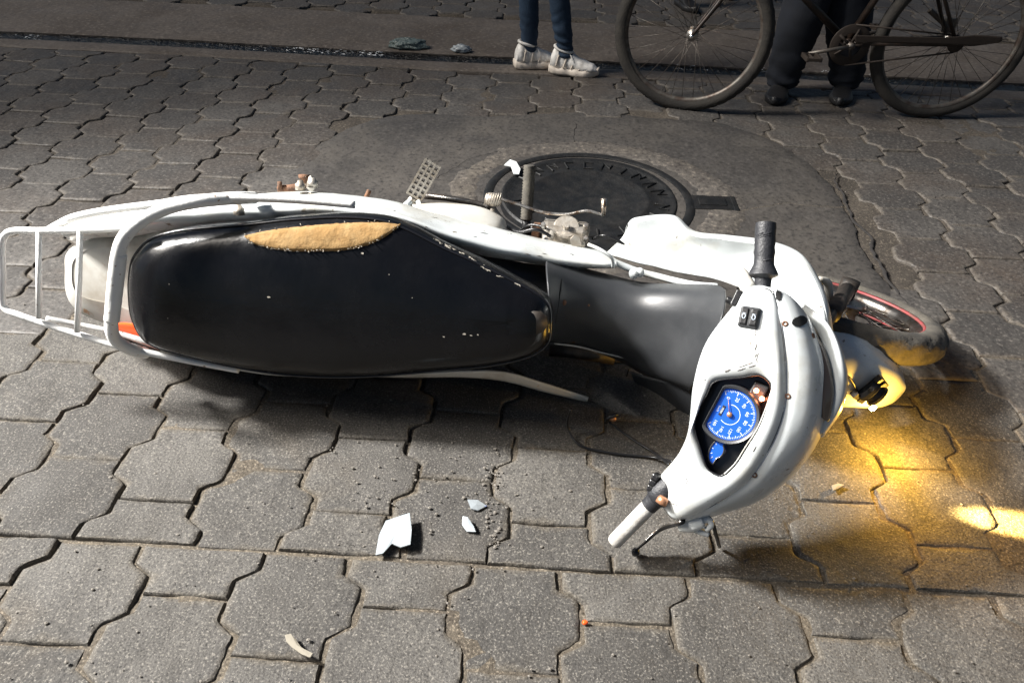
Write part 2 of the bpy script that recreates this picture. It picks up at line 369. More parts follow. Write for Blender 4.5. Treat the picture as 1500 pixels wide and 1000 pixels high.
# bedding sand showing in the joints
def fbm(p): return noise.fractal(p, 1.0, 2.0, 4)
nx, ny = 300, 250; vs2 = []; fs2 = []; mi2 = []
bpt = g(1462, 760)
for j in range(ny):
    for i in range(nx):
        x = -4.2+8.4*i/(nx-1); y = -.3+5.4*j/(ny-1)
        z = -.0065+.006*noise.noise(V((x*2.3, y*2.3, 0)))+.006*noise.noise(V((x*9, y*9, 4)))+.004*noise.noise(V((x*40, y*40, 4)))+warp(x, y)[2]
        if (x-bpt.x)**2+(y-bpt.y)**2 < .03: z = -.0005+warp(x, y)[2]+.0015*noise.noise(V((x*60, y*60, 1)))  # joints filled up here so the beam pool stays unbroken
        gy = gut_y(x)
        if gy-.2 < y < gy+.9: z = -.06
        vs2.append((x, y, min(z, -.0008+warp(x, y)[2])))
for j in range(ny-1):
    for i in range(nx-1):
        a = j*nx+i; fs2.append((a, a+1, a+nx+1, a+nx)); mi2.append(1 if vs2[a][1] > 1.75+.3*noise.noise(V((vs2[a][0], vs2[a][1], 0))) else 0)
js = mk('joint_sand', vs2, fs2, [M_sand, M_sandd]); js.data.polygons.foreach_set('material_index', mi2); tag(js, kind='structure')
tag(mk('ground', [(-60, -60, -.075), (60, -60, -.075), (60, 60, -.075), (-60, 60, -.075)], [(0, 1, 2, 3)], M_conc), kind='structure')
# cement patch round the manhole, cracked sheet with ragged edge
def poly_sheet(name, poly, z, mt, amp=.02, thick=.02, n=220, holes=None):
    P = cat([V((p.x, p.y, 0)) for p in poly], n, True); c = sum(P, V((0, 0, 0)))/n
    rows = []
    for s_, dz in ((1.0, -thick), (1.0, -.004), (.992, 0), (.93, .001), (.8, .001), (.6, .001), (.4, .001), (.2, .001), (.02, .001)):
        row = []
        for p in P:
            d = p-c; q = c+d*s_+(V((noise.noise(p*7), noise.noise(p*7+V((9, 9, 9))), 0))*amp+V((noise.noise(p*31), noise.noise(p*29+V((9, 9, 9))), 0))*amp*.5)*s_
            row.append(V((q.x, q.y, z+dz+.0025*noise.noise(q*3))))
        rows.append(row)
    a, f = grid(rows, True); b = len(a); f.append(tuple((len(rows)-1)*n+i for i in range(n)))
    return mk(name, a, f, mt, None, auto=50)
big = [V((c.x, c.y, 0)) for c in patch]; cc = sum(big, V((0, 0, 0)))/len(big)
big = [cc+(p-cc)*.985 for p in big]
tag(poly_sheet('cement_patch', big, .0035, M_patch), kind='structure')
# crack grooves in the patch: shallow broken ridges of sand and dark fissures
def crack(name, pts, w, mt, z=.0052, n=90):
    P = cat([g(*p) for p in pts], n); mb = MB(); L_ = []; R_ = []
    for i, p in enumerate(P):
        t = (P[min(i+1, n-1)]-P[max(i-1, 0)]).normalized(); nn = V((-t.y, t.x, 0))
        q = p+nn*.018*noise.noise(p*9)+nn*.008*noise.noise(p*33); e = w*(.35+.9*abs(noise.noise(p*21+V((3, 1, 0)))))*min(1, 6*min(i, n-1-i)/n+.1)
        L_.append(V((q.x, q.y, 0))+nn*e); R_.append(V((q.x, q.y, 0))-nn*e)
    mid = [(a+b)/2 for a, b in zip(L_, R_)]
    rows = [[V((p.x, p.y, z-.004)) for p in L_], [V((p.x, p.y, z+.0012)) for p in mid], [V((p.x, p.y, z-.004)) for p in R_]]
    a, f = grid(rows); return tag(mk(name, a, f, mt), kind='structure')
M_crack = mat('crack_dirt', (.018, .016, .015), rough=.9)
crack('crack', [(640, 263), (672, 244), (700, 232), (745, 218)], .006, M_crack)
crack('crack', [(838, 178), (843, 195), (838, 212)], .006, M_crack)
crack('crack', [(1078, 313), (1110, 306), (1150, 301), (1190, 305), (1240, 306)], .006, M_sand)
crack('crack', [(1225, 255), (1232, 285), (1244, 310), (1265, 338), (1282, 372), (1296, 402), (1312, 430), (1330, 446)], .009, M_crack)
crack('crack', [(1010, 180), (1060, 188), (1120, 205), (1160, 222)], .005, M_crack)
# gutter: concrete strip, water channel, far strip
def strip(name, y0f, y1f, z0, z1, mt, n=160, thick=.03, amp=.004, joints=False):
    rows = []
    for k, (f_, dz) in enumerate(((0, -thick), (0, -.004), (.03, 0), (.35, 0), (.7, 0), (.97, 0), (1, -.004), (1, -thick))):
        row = []
        for i in range(n):
            x = -6+12*i/(n-1); a, b = y0f(x), y1f(x); y = a+(b-a)*f_+amp*noise.noise(V((x*6, f_*3, 2)))
            row.append(V((x, y, z0+(z1-z0)*f_+dz+.002*noise.noise(V((x*3, y*3, 7))))))
        rows.append(row)
    a, f = grid(rows); return tag(mk(name, a, f, mt, None, auto=50), kind='structure')
strip('gutter_edge', lambda x: gut_y(x)-.152, lambda x: gut_y(x)-.006, .001, -.004, M_conc, amp=.012)
strip('gutter_apron', lambda x: gut_y(x)+.135, lambda x: gut_y(x)+.84, -.006, .003, M_conc, amp=.012)
# channel bed + water
strip('gutter_bed', lambda x: gut_y(x)-.03, lambda x: gut_y(x)+.14, -.036, -.036, M_dark, thick=.01)
nw = 900; rows = []
for k in range(14):
    rows.append([V((-6+12*i/(nw-1), gut_y(-6+12*i/(nw-1))-.02+.17*k/13, -.017+.0045*noise.noise(V((i*.32, k*.45, 0)))+.0025*noise.noise(V((i*.8, k*1.1, 5))))) for i in range(nw)])
a, f = grid(rows); tag(mk('gutter_water', a, f, M_water), kind='structure')

# ================================================================== MANHOLE
mc = g(862, 291); mc.z = .003
mh = thing('manhole_cover', 'round black cast iron manhole cover with raised rings, behind the motorcycle', 'manhole cover', mc)
RM = .385
MB().lathe([(0, .004), (.205, .004), (.212, .0075), (.222, .0075), (.23, .004), (.30, .004), (.305, .008), (.316, .008), (.322, .002), (.345, .001), (.347, -.03)], mc, (0, 0, 1), 96, cap=False).obj('lid', M_iron, mh, auto=40)
MB().lathe([(.352, -.03), (.352, .004), (.36, .008), (.378, .008), (.385, .003), (.386, -.03)], mc, (0, 0, 1), 96, cap=False).obj('frame_ring', M_iron, mh, auto=40)
hg = MB(); hd = V((1, .0, 0)); hu = V((0, 1, 0)); uz = V((0, 0, 1))
hg.box(mc+hd*.45+uz*-.004, hd, hu, uz, .15, .105, .020); hg.box(mc+hd*.45+uz*.007, hd, hu, uz, .10, .05, .005)
hg.obj('hinge_tongue', M_iron, mh, smooth=False, bev=.004)
MB().box(mc+hd*.53-uz*.008, hd, hu, uz, .020, .11, .03).obj('hinge_lug', M_iron, mh, smooth=False, bev=.004)
def text_mesh(s, size, depth=.0):
    cu = bpy.data.curves.new('t', 'FONT'); cu.body = s; cu.size = size; cu.align_x = 'CENTER'; cu.align_y = 'CENTER'; cu.extrude = depth; cu.resolution_u = 3
    o = bpy.data.objects.new('t', cu); COL.objects.link(o); dg = bpy.context.evaluated_depsgraph_get(); me = bpy.data.meshes.new_from_object(o.evaluated_get(dg))
    r = ([v.co.copy() for v in me.vertices], [tuple(p.vertices) for p in me.polygons]); bpy.data.objects.remove(o); bpy.data.curves.remove(cu); bpy.data.meshes.remove(me); return r
lm = MB()
lr = random.Random(3)
for a0, a1, cnt_ in ((150, 12, 10), (-165, -12, 9)):     # worn cast characters, no longer legible
    for i in range(cnt_):
        a = R(a0+(a1-a0)*i/(cnt_-1)); rad = V((math.cos(a), math.sin(a), 0)); ri = V((rad.y, -rad.x, 0)); c_ = mc+rad*.265+uz*.006
        pts_ = [c_+ri*.016*q_[0]+rad*.026*q_[1] for q_ in lr.choice([[(-1, -1), (0, 1), (1, -1)], [(-1, -1), (-1, 1), (1, 1)], [(1, 1), (-1, 1), (-1, -1), (1, -1)], [(0, -1), (0, 1)], [(-1, -1), (-1, 1), (1, -.2), (1, 1)]])]
        lm.tube(pts_, .0040, 6)
lm.objs('raised_lettering', M_iron, mh, smooth=False)
# broken mortar collar round the frame
cb = thing('mortar_collar', 'broken rough mortar collar around the manhole cover', 'mortar', mc)
rows = []
for k, (r_, z_) in enumerate(((.386, -.008), (.39, .001), (.43, .006), (.48, .007), (.52, .002), (.53, -.012))):
    row = []
    for i in range(200):
        a = 2*math.pi*i/200; e = 1+.10*noise.noise(V((math.cos(a)*2, math.sin(a)*2, 1)))*(k/5)+.02*noise.noise(V((math.cos(a)*14, math.sin(a)*14, k)))+(.16*max(0, math.cos(a))**6)*(k/5)
        row.append(V((mc.x+math.cos(a)*r_*e, mc.y+math.sin(a)*r_*e, .001+z_+.003*noise.noise(V((a*9, k*3, 3))))))
    rows.append(row)
a, f = grid(rows, True); mk('collar', a, f, M_mortar, cb)

# ================================================================== MOTORCYCLE
base = V((BO.x, BO.y, 0))
mo = thing('motorcycle', 'white motorcycle lying on its right side with a torn black seat', 'motorcycle', base)
# ---- seat
def so_(p, z=.745): return m(p[0], p[1], z)
out_px = [(204, 372), (226, 347), (262, 335), (310, 329), (370, 324), (430, 317), (500, 313), (560, 317), (600, 331), (650, 357), (700, 380), (745, 403), (790, 427), (807, 446), (809, 472), (804, 500), (776, 519), (720, 532), (640, 540), (560, 547), (490, 549), (420, 545), (350, 534), (290, 520), (240, 506), (216, 490), (201, 460), (197, 425), (198, 398)]
SO = cat([so_(p) for p in out_px], 150, True)
sp0, sp1 = so_((300, 427)), so_((745, 462))
def spine(p):
    d = sp1-sp0; t = max(0, min(1, (p-sp0).dot(d)/d.dot(d))); return sp0+d*t
rows = []
for s_, z_ in ((.10, -.06), (.03, -.055), (.0, -.03), (-.005, -.008), (.0, .012), (.012, .024), (.03, .026), (.055, .036), (.11, .050), (.2, .062), (.34, .070), (.52, .075), (.75, .078), (.96, .079)):
    rows.append([p+(spine(p)-p)*s_+BU*(z_*(.75+.25*min(1, max(0, loc(p).x*-1+.6)))) for p in SO])
a, f = grid(rows, True); f.append(tuple(13*150+i for i in range(150)))
seat = mk('seat', a, f, M_vinyl, mo); SEAT = bvh_of(a, f)
def ringpath(s_, dz): return [p+(spine(p)-p)*s_+BU*dz for p in SO]
MB().tube([p+(spine(p)-p)*.022+BU*(.0275*(.75+.25*min(1, max(0, loc(p).x*-1+.6)))) for p in SO], .0028, 6, True).obj('piping', M_pipe, seat)
# torn foam
up_px = [(360, 347), (385, 340), (420, 335), (470, 330), (520, 327), (560, 327), (586, 330)]
lo_px = [(360, 348), (380, 360), (420, 367), (470, 368), (515, 365), (555, 352), (586, 331)]
nU = 60; rows = []
U_ = cat([V((x, y, 0)) for x, y in up_px], nU); L_ = cat([V((x, y, 0)) for x, y in lo_px], nU)
for k in range(9):
    t = k/8; row = []
    for i in range(nU):
        q = U_[i]*(1-t)+L_[i]*t; q += V((0, 1.2*noise.noise(V((i*.9, k, 0))), 0))*(1 if k in (0, 8) else 0)
        p, n = hit(SEAT, q.x, q.y, .001 if k in (0, 8) else .0042+.002*noise.noise(V((i*.25, k*.6, 2)))); row.append(p)
    rows.append(row)
a, f = grid(rows); foam = mk('exposed_foam', a, f, M_foam, seat, solid=.002)
fr = MB()
for i in range(70):
    t = rnd.random(); k = t*(nU-1); i0 = min(int(k), nU-2); q = (L_[i0] if rnd.random() < .75 else U_[i0]); q2 = (L_[i0+1])
    q = q+V((rnd.uniform(-2, 2), rnd.uniform(-1.3, 1.3), 0)); p, n = hit(SEAT, q.x, q.y, .002)
    fr.tube([p, p+V((rnd.uniform(-1, 1), rnd.uniform(-1, 1), .4))*.004+n*.003], .0005+rnd.random()*.0006, 4)
for _ in range(26):
    t0 = rnd.random(); ax0 = cat([V((632, 349, 0)), V((672, 370, 0)), V((715, 395, 0)), V((768, 424, 0))], 101); i0 = int(t0*92); ln_ = rnd.randint(2, 8)
    jt = rnd.uniform(-2.5, 2.5)
    fr.tube([hit(SEAT, ax0[i0+k].x+rnd.uniform(-.6, .6), ax0[i0+k].y+jt+rnd.uniform(-.8, .8), .0012)[0] for k in range(0, ln_+1)], [.0003]+[rnd.uniform(.0005, .0013) for _k in range(ln_-1)]+[.0003], 4)
tag(fr.obj('frayed_edge', M_fringe, seat), kind='stuff')
sc = MB()
for (x, y, w) in [(531, 371, 5), (394, 435, 4.5), (650, 493, 3), (680, 489, 5), (690, 491, 4), (700, 490, 3), (570, 402, 2), (604, 436, 2), (248, 416, 2), (246, 466, 2)]:
    p, n = hit(SEAT, x, y, .0008); e = w*.0007; tx = BF.cross(n).normalized()
    k = 7; sc.add([p+(BF*math.cos(2*math.pi*i/k)*e*1.3+tx*math.sin(2*math.pi*i/k)*e*.8)*rnd.uniform(.6, 1) for i in range(k)], [tuple(range(k))])
sc.objs('scuff_mark', M_fringe, seat)
# ---- body side panels (left: upper in the picture)
def panel_left():
    r0 = [(70, 332, .62), (160, 307, .60), (250, 292, .58), (370, 285, .56), (450, 282, .55), (530, 288, .56), (580, 297, .56), (640, 314, .53), (720, 333, .50), (800, 352, .46), (880, 368, .43), (900, 378, .43)]
    r1 = [(80, 336, .69), (165, 314, .68), (250, 299, .67), (370, 294, .66), (450, 293, .65), (530, 300, .65), (580, 309, .64), (645, 328, .62), (725, 350, .59), (800, 366, .55), (880, 378, .51), (903, 384, .50)]
    r2 = [(95, 345, .70), (180, 330, .705), (260, 317, .70), (370, 310, .70), (450, 306, .70), (530, 311, .70), (590, 321, .69), (650, 343, .67), (725, 365, .63), (800, 380, .58), (880, 388, .54), (903, 389, .52)]
    r3 = [(100, 352, .66), (190, 345, .66), (270, 335, .66), (370, 330, .66), (450, 324, .66), (530, 324, .66), (600, 336, .65), (655, 358, .63), (730, 378, .59), (800, 388, .54), (880, 393, .50), (903, 392, .48)]
    rm = [(75, 336, .50), (165, 318, .46), (260, 306, .44), (370, 300, .44), (450, 298, .43), (530, 302, .43), (590, 310, .43), (650, 326, .43), (730, 345, .40), (800, 362, .38), (880, 375, .38), (900, 384, .38)]
    return [[m(*p) for p in r] for r in (rm, r0, r1, r2, r3)]
PLr = panel_left(); a, f = loft(PLr, 90, 26)
for i, v in enumerate(a):   # dents
    a[i] = v+BL*.003*noise.noise(v*14)
body = mk('side_panel', a, f, M_white, mo, solid=.003); BODY = bvh_of(a, f)
# second lower left cover (the wide inner white sheet beside the engine, (640..770, 300..350))
rr1 = [(604, 300, .46), (650, 298, .44), (700, 303, .42), (735, 318, .41), (742, 334, .42)]
rr2 = [(606, 306, .49), (650, 306, .48), (700, 313, .46), (730, 325, .45), (738, 338, .45)]
rr3 = [(610, 315, .50), (650, 322, .50), (700, 330, .48), (725, 338, .47), (732, 348, .46)]
a, f = loft([[m(*p) for p in r] for r in (rr1, rr2, rr3)], 24, 10); mk('side_cover_lip', a, f, M_wtail, mo, solid=.003)
# right panel = mirror of the left one
def mir(p):
    q = loc(p); return W_(q.x, -q.y, q.z)
c_off = loc(so_((510, 437))).y
def mirc(p):
    q = loc(p); return W_(q.x, 2*c_off-q.y-.0, q.z)
rt0 = [(235, 507, .69), (300, 524, .69), (360, 537, .68), (420, 546, .68), (500, 549, .67), (600, 547, .66), (680, 543, .65), (740, 545, .63), (800, 562, .60), (862, 582, .56)]
rt1 = [(236, 514, .69), (300, 531, .69), (360, 544, .68), (420, 550, .67), (500, 550, .66), (600, 552, .65), (680, 552, .64), (740, 558, .62), (800, 574, .59), (860, 588, .55)]
rt2 = [(240, 515, .62), (300, 530, .60), (360, 543, .58), (420, 549, .56), (500, 551, .54), (600, 552, .52), (680, 551, .50), (740, 556, .49), (800, 568, .48), (858, 583, .46)]
rt3 = [(244, 508, .50), (300, 520, .47), (360, 530, .44), (420, 536, .42), (500, 540, .40), (600, 540, .38), (680, 540, .37), (740, 544, .36), (800, 553, .36), (850, 560, .36)]
a, f = loft([[m(*p) for p in r] for r in (rt0, rt1)], 60, 4); mk('side_panel_trim', a, f, M_wtail, mo, solid=.004)
a, f = loft([[m(*p) for p in r] for r in (rt1, rt2, rt3)], 60, 14)  # the panel's shade is put into its dark material
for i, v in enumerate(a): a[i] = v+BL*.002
rp = mk('side_panel', a, f, M_plas, mo, solid=.003); tag(rp, 'right side panel against the ground, its shade painted in as a dark colour')
abr = MB(); ra_ = random.Random(11)
for (x0_, y0_, n_, sx_, sy_) in ((470, 292, 2, 50, 5), (600, 315, 3, 40, 8), (830, 372, 5, 50, 7), (700, 345, 3, 50, 7)):
    for _ in range(n_):
        x, y = x0_+ra_.gauss(0, sx_/2), y0_+ra_.gauss(0, sy_/2); l_ = ra_.uniform(3, 14)
        abr.tube([hit(BODY, x+l_*t, y+l_*.18*t, .0021)[0] for t in (0, .5, 1)], [.0002, ra_.uniform(.0005, .0011), .0002], 4)
tag(abr.obj('abrasion_marks', M_slot, body), kind='stuff')
# ---- tail cowl (boxy, embossed) and orange lens
def ring_at(pxs, z): return [m(x, y, z) for x, y in pxs]
t_out = [(97, 372), (118, 355), (160, 344), (210, 338), (262, 332), (262, 500), (215, 500), (170, 480), (125, 462), (104, 445), (96, 425), (95, 398)]
t_in = [(108, 381), (125, 367), (160, 362), (208, 360), (255, 356), (255, 470), (210, 462), (170, 447), (130, 438), (112, 428), (106, 415), (105, 398)]
t_in2 = [(125, 388), (140, 380), (165, 379), (205, 378), (240, 378), (240, 440), (205, 438), (170, 432), (140, 426), (127, 418), (122, 410), (121, 398)]
rows = [cat(ring_at(t_out, .50), 90, True), cat(ring_at(t_out, .60), 90, True), cat(ring_at(t_out, .635), 90, True), cat(ring_at([( .6*a[0]+.4*b[0], .6*a[1]+.4*b[1]) for a, b in zip(t_out, t_in)], .652), 90, True), cat(ring_at(t_in, .662), 90, True), cat(ring_at(t_in, .660), 90, True), cat(ring_at(t_in2, .6615), 90, True)]
a, f = grid(rows, True); f.append(tuple(6*90+i for i in range(90))); tail = mk('tail_cowl', a, f, M_wtail, mo, auto=30); TAIL = bvh_of(a, f)
la = [m(x, y, z) for x, y, z in [(170, 473, .70), (190, 473, .715), (212, 480, .725), (236, 502, .72)]]
lb = [m(x, y, z) for x, y, z in [(171, 486, .68), (190, 494, .69), (212, 502, .70), (236, 511, .70)]]
lc = [m(x, y, z) for x, y, z in [(174, 489, .60), (190, 497, .60), (210, 504, .61), (232, 512, .62)]]
a, f = loft([la, lb, lc], 24, 10); mk('tail_reflector', a, f, M_orange, mo, solid=.004)
# ---- rack and grab rail
rk = MB(); q = lambda L: [m(*p) for p in L]
rk.tube(q([(520, 300, .74), (420, 292, .76), (300, 290, .79), (230, 299, .80), (160, 308, .80), (110, 318, .80), (84, 330, .79), (72, 337, .79)]), .0085, 10, smooth=60)
rk.tube(q([(205, 332, .81), (140, 336, .81), (60, 338, .81), (22, 338, .81), (7, 345, .81), (2, 362, .81), (3, 400, .81), (3, 438, .81), (8, 452, .81), (26, 461, .81), (90, 482, .80), (175, 507, .79), (260, 525, .76), (350, 542, .74)]), .0078, 10, smooth=140)
rk.tube(q([(57, 338, .812), (57, 466, .812)]), .0062, 8); rk.tube(q([(117, 336, .812), (116, 410, .812), (113, 486, .808)]), .0064, 8)
rk.tube(q([(68, 466, .79), (120, 476, .77), (170, 487, .765), (240, 507, .755), (330, 530, .74)]), .006, 8, smooth=30)
rk.obj('luggage_rack', M_whiterack, mo)
gb = MB(); gb.tube(q([(372, 290, .70), (350, 290, .76), (320, 292, .79), (285, 296, .815), (245, 305, .83), (210, 322, .845), (184, 345, .855), (173, 372, .86), (167, 420, .86), (163, 470, .855), (166, 492, .845), (180, 506, .825), (200, 514, .78), (212, 517, .72)]), .0138, 12, smooth=80)
gr_ = gb.obj('grab_rail', M_whiterack, mo)
tp = MB()
tp.tube(q([(174.5-k*.28, 372+k*2.5, .8575-.00004*k) for k in range(40)]), [.0152+.0006*((k*7) % 5)/4 for k in range(40)], 16)
tp.obj('tape_wrap', M_whiterack, gr_)
bt = MB()
for x, y, z in [(350, 308, .72), (440, 272, .60), (458, 268, .58)]:
    P = m(x, y, z); bt.lathe([(0, .012), (.006, .012), (.008, .006), (.012, .004), (.012, -.01)], P, BL, 10)
bt.objs('mounting_bolt', M_alu, mo)
rs = MB(); rs.tube(q([(408, 277, .45), (425, 276, .45), (446, 272, .45)]), .010, 8); rs.lathe([(0, 0), (.009, 0), (.009, .02), (.014, .022), (.014, .03), (0, .03)], m(446, 274, .46), BL, 10)
rs.lathe([(0, 0), (.006, 0), (.006, .02), (0, .02)], m(410, 278, .46), BL, 8); rs.tube(q([(536, 290, .46), (541, 279, .46)]), .006, 7); rs.objs('shock_mount', M_rust, mo)
wk = MB(); wk.lathe([(.004, 0), (.012, .008), (.010, .02), (.005, .035), (0, .038)], m(456, 280, .5), BL, 12); wk.obj('turn_signal_stub', M_alu, mo)
# ---- passenger peg (grated), kick start / stand bar, knob, gear lever, main peg, engine head
pg = MB(); A0, A1 = m(606, 298, .40), None
c0 = m(604, 293, .42); c1 = m(636, 236, .42); ax = (c1-c0); Lp = ax.length; ax.normalize(); toc = (CAM-c0).normalized(); wy = ax.cross(toc).normalized(); nz_ = wy.cross(ax).normalized()
for k in range(8): pg.box(c0+ax*(.012+(Lp-.018)*k/7), wy, nz_, ax, .045, .018, .0054)
for j in (-1.5, -.5, .5, 1.5): pg.box(c0+ax*(Lp/2+.003)+wy*(j*.0132), ax, nz_, wy, Lp-.012, .0185, .0050)
pg.lathe([(0, 0), (.010, 0), (.012, .01), (.010, .018), (0, .018)], c0-ax*.012, ax, 12)
pgo = pg.obj('passenger_peg', M_alu, mo, smooth=False); br = MB(); br.tube([m(592, 303, .44), m(600, 296, .43), c0-ax*.006], .008, 8); br.tube([m(618, 304, .44), m(612, 295, .43)], .006, 8); br.obj('peg_bracket', M_white, pgo)
kb = MB(); kb.tube(q([(622, 287, .36), (660, 291, .36), (700, 299, .36), (718, 304, .37)]), .0085, 10, smooth=12); kb.obj('stand_bar', M_dark, mo)
kk = MB(); kk.tube(q([(628, 286, .375), (690, 295, .375)]), .003, 6); kk.obj('bar_highlight_rod', M_steel, mo)
kn = MB(); kn.tube([m(710, 292, .40), m(712, 292, .40), m(716, 292, .40), m(728, 293, .40), m(733, 294, .40), m(735, 294, .40)], [.004, .014, .0172, .0172, .014, .004], 14)
for k in range(7): kn.tube([m(709+k*3.4, 300, .425), m(714+k*3.4, 283, .425)], .0012, 5)
kn.tube([m(722, 306, .40), m(718, 322, .42)], .006, 8); kn.obj('starter_pedal', M_alu, mo)
gl = MB(); gl.tube(q([(734, 292, .36), (760, 300, .36), (795, 311, .36), (830, 314, .36), (860, 309, .36), (884, 316, .36)]), .0042, 8, smooth=40)
gl.tube([m(884, 316, .36), m(885, 291, .36)], [.0052, .0088], 10); gl.obj('gear_lever', M_steel, mo)
fp = MB(); F0, F1 = m(771, 322, .27), m(776, 243, .27)
dr = (F1-F0); prof = []
for k in range(40): prof.append((.0158+.0013*(1 if k % 2 else -1), dr.length*k/39))
fp.lathe([(0, 0)]+prof+[(.012, dr.length+.002), (0, dr.length+.002)], F0, dr, 14); fp.obj('foot_peg', M_ptyre, mo)
fb = MB(); fb.tube([m(771, 350, .26), m(771, 318, .27)], .012, 8); fb.tube([m(740, 340, .24), m(771, 345, .25), m(810, 345, .25)], .014, 8); fb.obj('peg_bar', M_blk, mo)
en = MB()
def bikebox(mb, px, py, z, lx, ly, lz, taper=1.): mb.box(m(px, py, z), BF, BL, BU, lx, ly, lz, taper)
bikebox(en, 828, 343, .37, .125, .060, .10, .9); eo = en.obj('engine_cover', M_alu, mo, smooth=False, bev=.012)
e2 = MB(); e2.lathe([(0, .012), (.030, .012), (.034, .008), (.036, 0), (.036, -.02)], m(830, 335, .40), (BU*.75+BL*.65), 24); e2.lathe([(0, .018), (.008, .018), (.008, 0)], m(830, 335, .41), (BU*.75+BL*.65), 8)
e2.lathe([(0, .012), (.014, .012), (.014, -.01)], m(843, 352, .45), BU, 6); e2.tube([m(806, 350, .44), m(810, 338, .44)], .007, 8); e2.obj('cylinder_cap', M_alu, eo, auto=30)
e3 = MB(); bikebox(e3, 785, 345, .33, .02, .06, .07); e3.obj('fuel_line_clip', M_rust, eo, smooth=False, bev=.003)
for P_h, r_h in (([(742, 332, .40), (760, 340, .44), (785, 336, .46), (806, 346, .45)], .0045), ([(745, 350, .38), (775, 330, .40), (800, 334, .42)], .0035), ([(868, 350, .40), (885, 345, .42), (905, 352, .42), (925, 368, .42)], .004)):
    hz = MB(); hz.tube(q(P_h), r_h, 7, smooth=16); hz.obj('hose', M_blk, mo)
for x_, y_, z_ in ((796, 330, .43), (858, 332, .43), (858, 350, .44), (800, 352, .44), (700, 322, .43)):
    bz_ = MB(); bz_.lathe([(0, .008), (.0055, .008), (.0065, .004), (.0065, -.006)], m(x_, y_, z_), (BU*.75+BL*.65), 6); bz_.obj('engine_bolt', M_steel, mo, smooth=False)
for P_h, r_h, M_h in (([(845, 520, .36), (870, 535, .38), (905, 545, .38), (930, 560, .38)], .012, M_dark), ([(850, 532, .40), (880, 548, .40), (915, 552, .42), (950, 548, .46)], .004, M_steel), ([(900, 570, .34), (915, 585, .36), (940, 600, .36)], .007, M_dark)):
    hz = MB(); hz.tube(q(P_h), r_h, 8, smooth=16); hz.obj('engine_pipe', M_h, mo)
# ---- hidden body mass: frame spine, engine block, exhaust, rear wheel, swing arm
CY = c_off
fr_ = MB(); fr_.tube([W_(-.62, CY, .58), W_(-.45, CY, .58), W_(-.15, CY, .50), W_(.15, CY, .45), W_(.36, CY+.0, .62), loc and W_(.40, CY, .80)], .026, 10, smooth=30)
fr_.tube([W_(-.5, CY+.06, .58), W_(-.1, CY+.06, .42), W_(.1, CY+.06, .26)], .014, 8); fr_.tube([W_(-.5, CY-.06, .58), W_(-.1, CY-.06, .42), W_(.1, CY-.06, .26)], .014, 8); fr_.obj('frame_spine', M_dark, mo)
eb = MB(); eb.box(W_(.02, CY, .30), BF, BL, BU, .30, .16, .20, .8); eb.box(W_(.20, CY, .36), BF, BL, BU, .16, .10, .10)
for k in range(7): eb.box(W_(.15+k*.022, CY, .36), BF, BL, BU, .007, .14, .15)
eb.obj('engine_block', M_dark, mo, smooth=False, bev=.008)
def moto_wheel(C, N, Xd, R0, parent, name='front_wheel', rimred=True):
    """C centre, N axle direction, Xd in-plane direction; tyre, rim, spokes, hub"""
    N = N.normalized(); Xd = (Xd-N*Xd.dot(N)).normalized(); Yd = N.cross(Xd)
    w = bpy.data.objects.new(name, None); COL.objects.link(w); w.parent = parent; w.location = C-absloc(parent); w.empty_display_size = .1
    th = .040; rt = R0-th
    prof = []
    for k in range(17):
        t = R(-128+256*k/16); prof.append((rt+math.cos(t)*th, math.sin(t)*th*1.02))
    n = 144; mb = MB(); mb.lathe(prof, C, N, n, Xd, cap=False)
    for i in range(n):            # tread grooves
        for k in range(17):
            idx = k*n+i; d = abs(k-8)
            if d <= 4 and ((i+ (k*2 if k < 8 else -k*2)) % 6 < 2): mb.v[idx] = mb.v[idx]-(mb.v[idx]-C).normalized()*.0045
            if d == 0: mb.v[idx] = mb.v[idx]-(mb.v[idx]-C).normalized()*.003
    mb.obj('tyre', M_tyre, w, auto=50)
    rr_ = rt-.026
    rim = MB(); rim.lathe([(rr_+.004, -.022), (rr_+.006, -.025), (rr_-.004, -.025), (rr_-.012, -.014), (rr_-.016, 0), (rr_-.012, .014), (rr_-.004, .025), (rr_+.006, .025), (rr_+.004, .022)], C, N, 96, Xd, cap=False); rim.obj('rim', M_rim, w)
    rs_ = MB(); rs_.tube([C+N*.0265+(Xd*math.cos(a_)+Yd*math.sin(a_))*(rr_+.001) for a_ in [2*math.pi*i/90 for i in range(90)]], .0048, 8, True)
    rs_.tube([C-N*.0265+(Xd*math.cos(a_)+Yd*math.sin(a_))*(rr_+.001) for a_ in [2*math.pi*i/90 for i in range(90)]], .0048, 8, True); rs_.obj('rim_stripe', M_red, w)
    sp = MB()
    for i in range(36):
        a_ = 2*math.pi*i/36; sgn = 1 if i % 2 else -1; b_ = a_+(.55 if (i//2) % 2 else -.55)
        sp.tube([C+N*.028*sgn+(Xd*math.cos(b_)+Yd*math.sin(b_))*.040, C+(Xd*math.cos(a_)+Yd*math.sin(a_))*(rr_-.012)], .0015, 5)
    sp.obj('spokes', M_steel, w)
    hb = MB(); hb.lathe([(0, -.055), (.012, -.055), (.014, -.04), (.048, -.034), (.050, -.02), (.044, 0), (.050, .02), (.060, .030), (.058, .036), (.018, .042), (.012, .058), (0, .058)], C, N, 30, Xd); hb.obj('hub', M_steel, w, auto=40)
    return w
moto_wheel(W_(-.56, CY, .27), BL, BF, .27, mo, 'rear_wheel')
sa = MB(); sa.tube([W_(-.15, CY+.08, .30), W_(-.56, CY+.08, .285)], .016, 8); sa.tube([W_(-.15, CY-.08, .30), W_(-.56, CY-.08, .285)], .016, 8); sa.obj('swing_arm', M_dark, mo)
sh = MB()
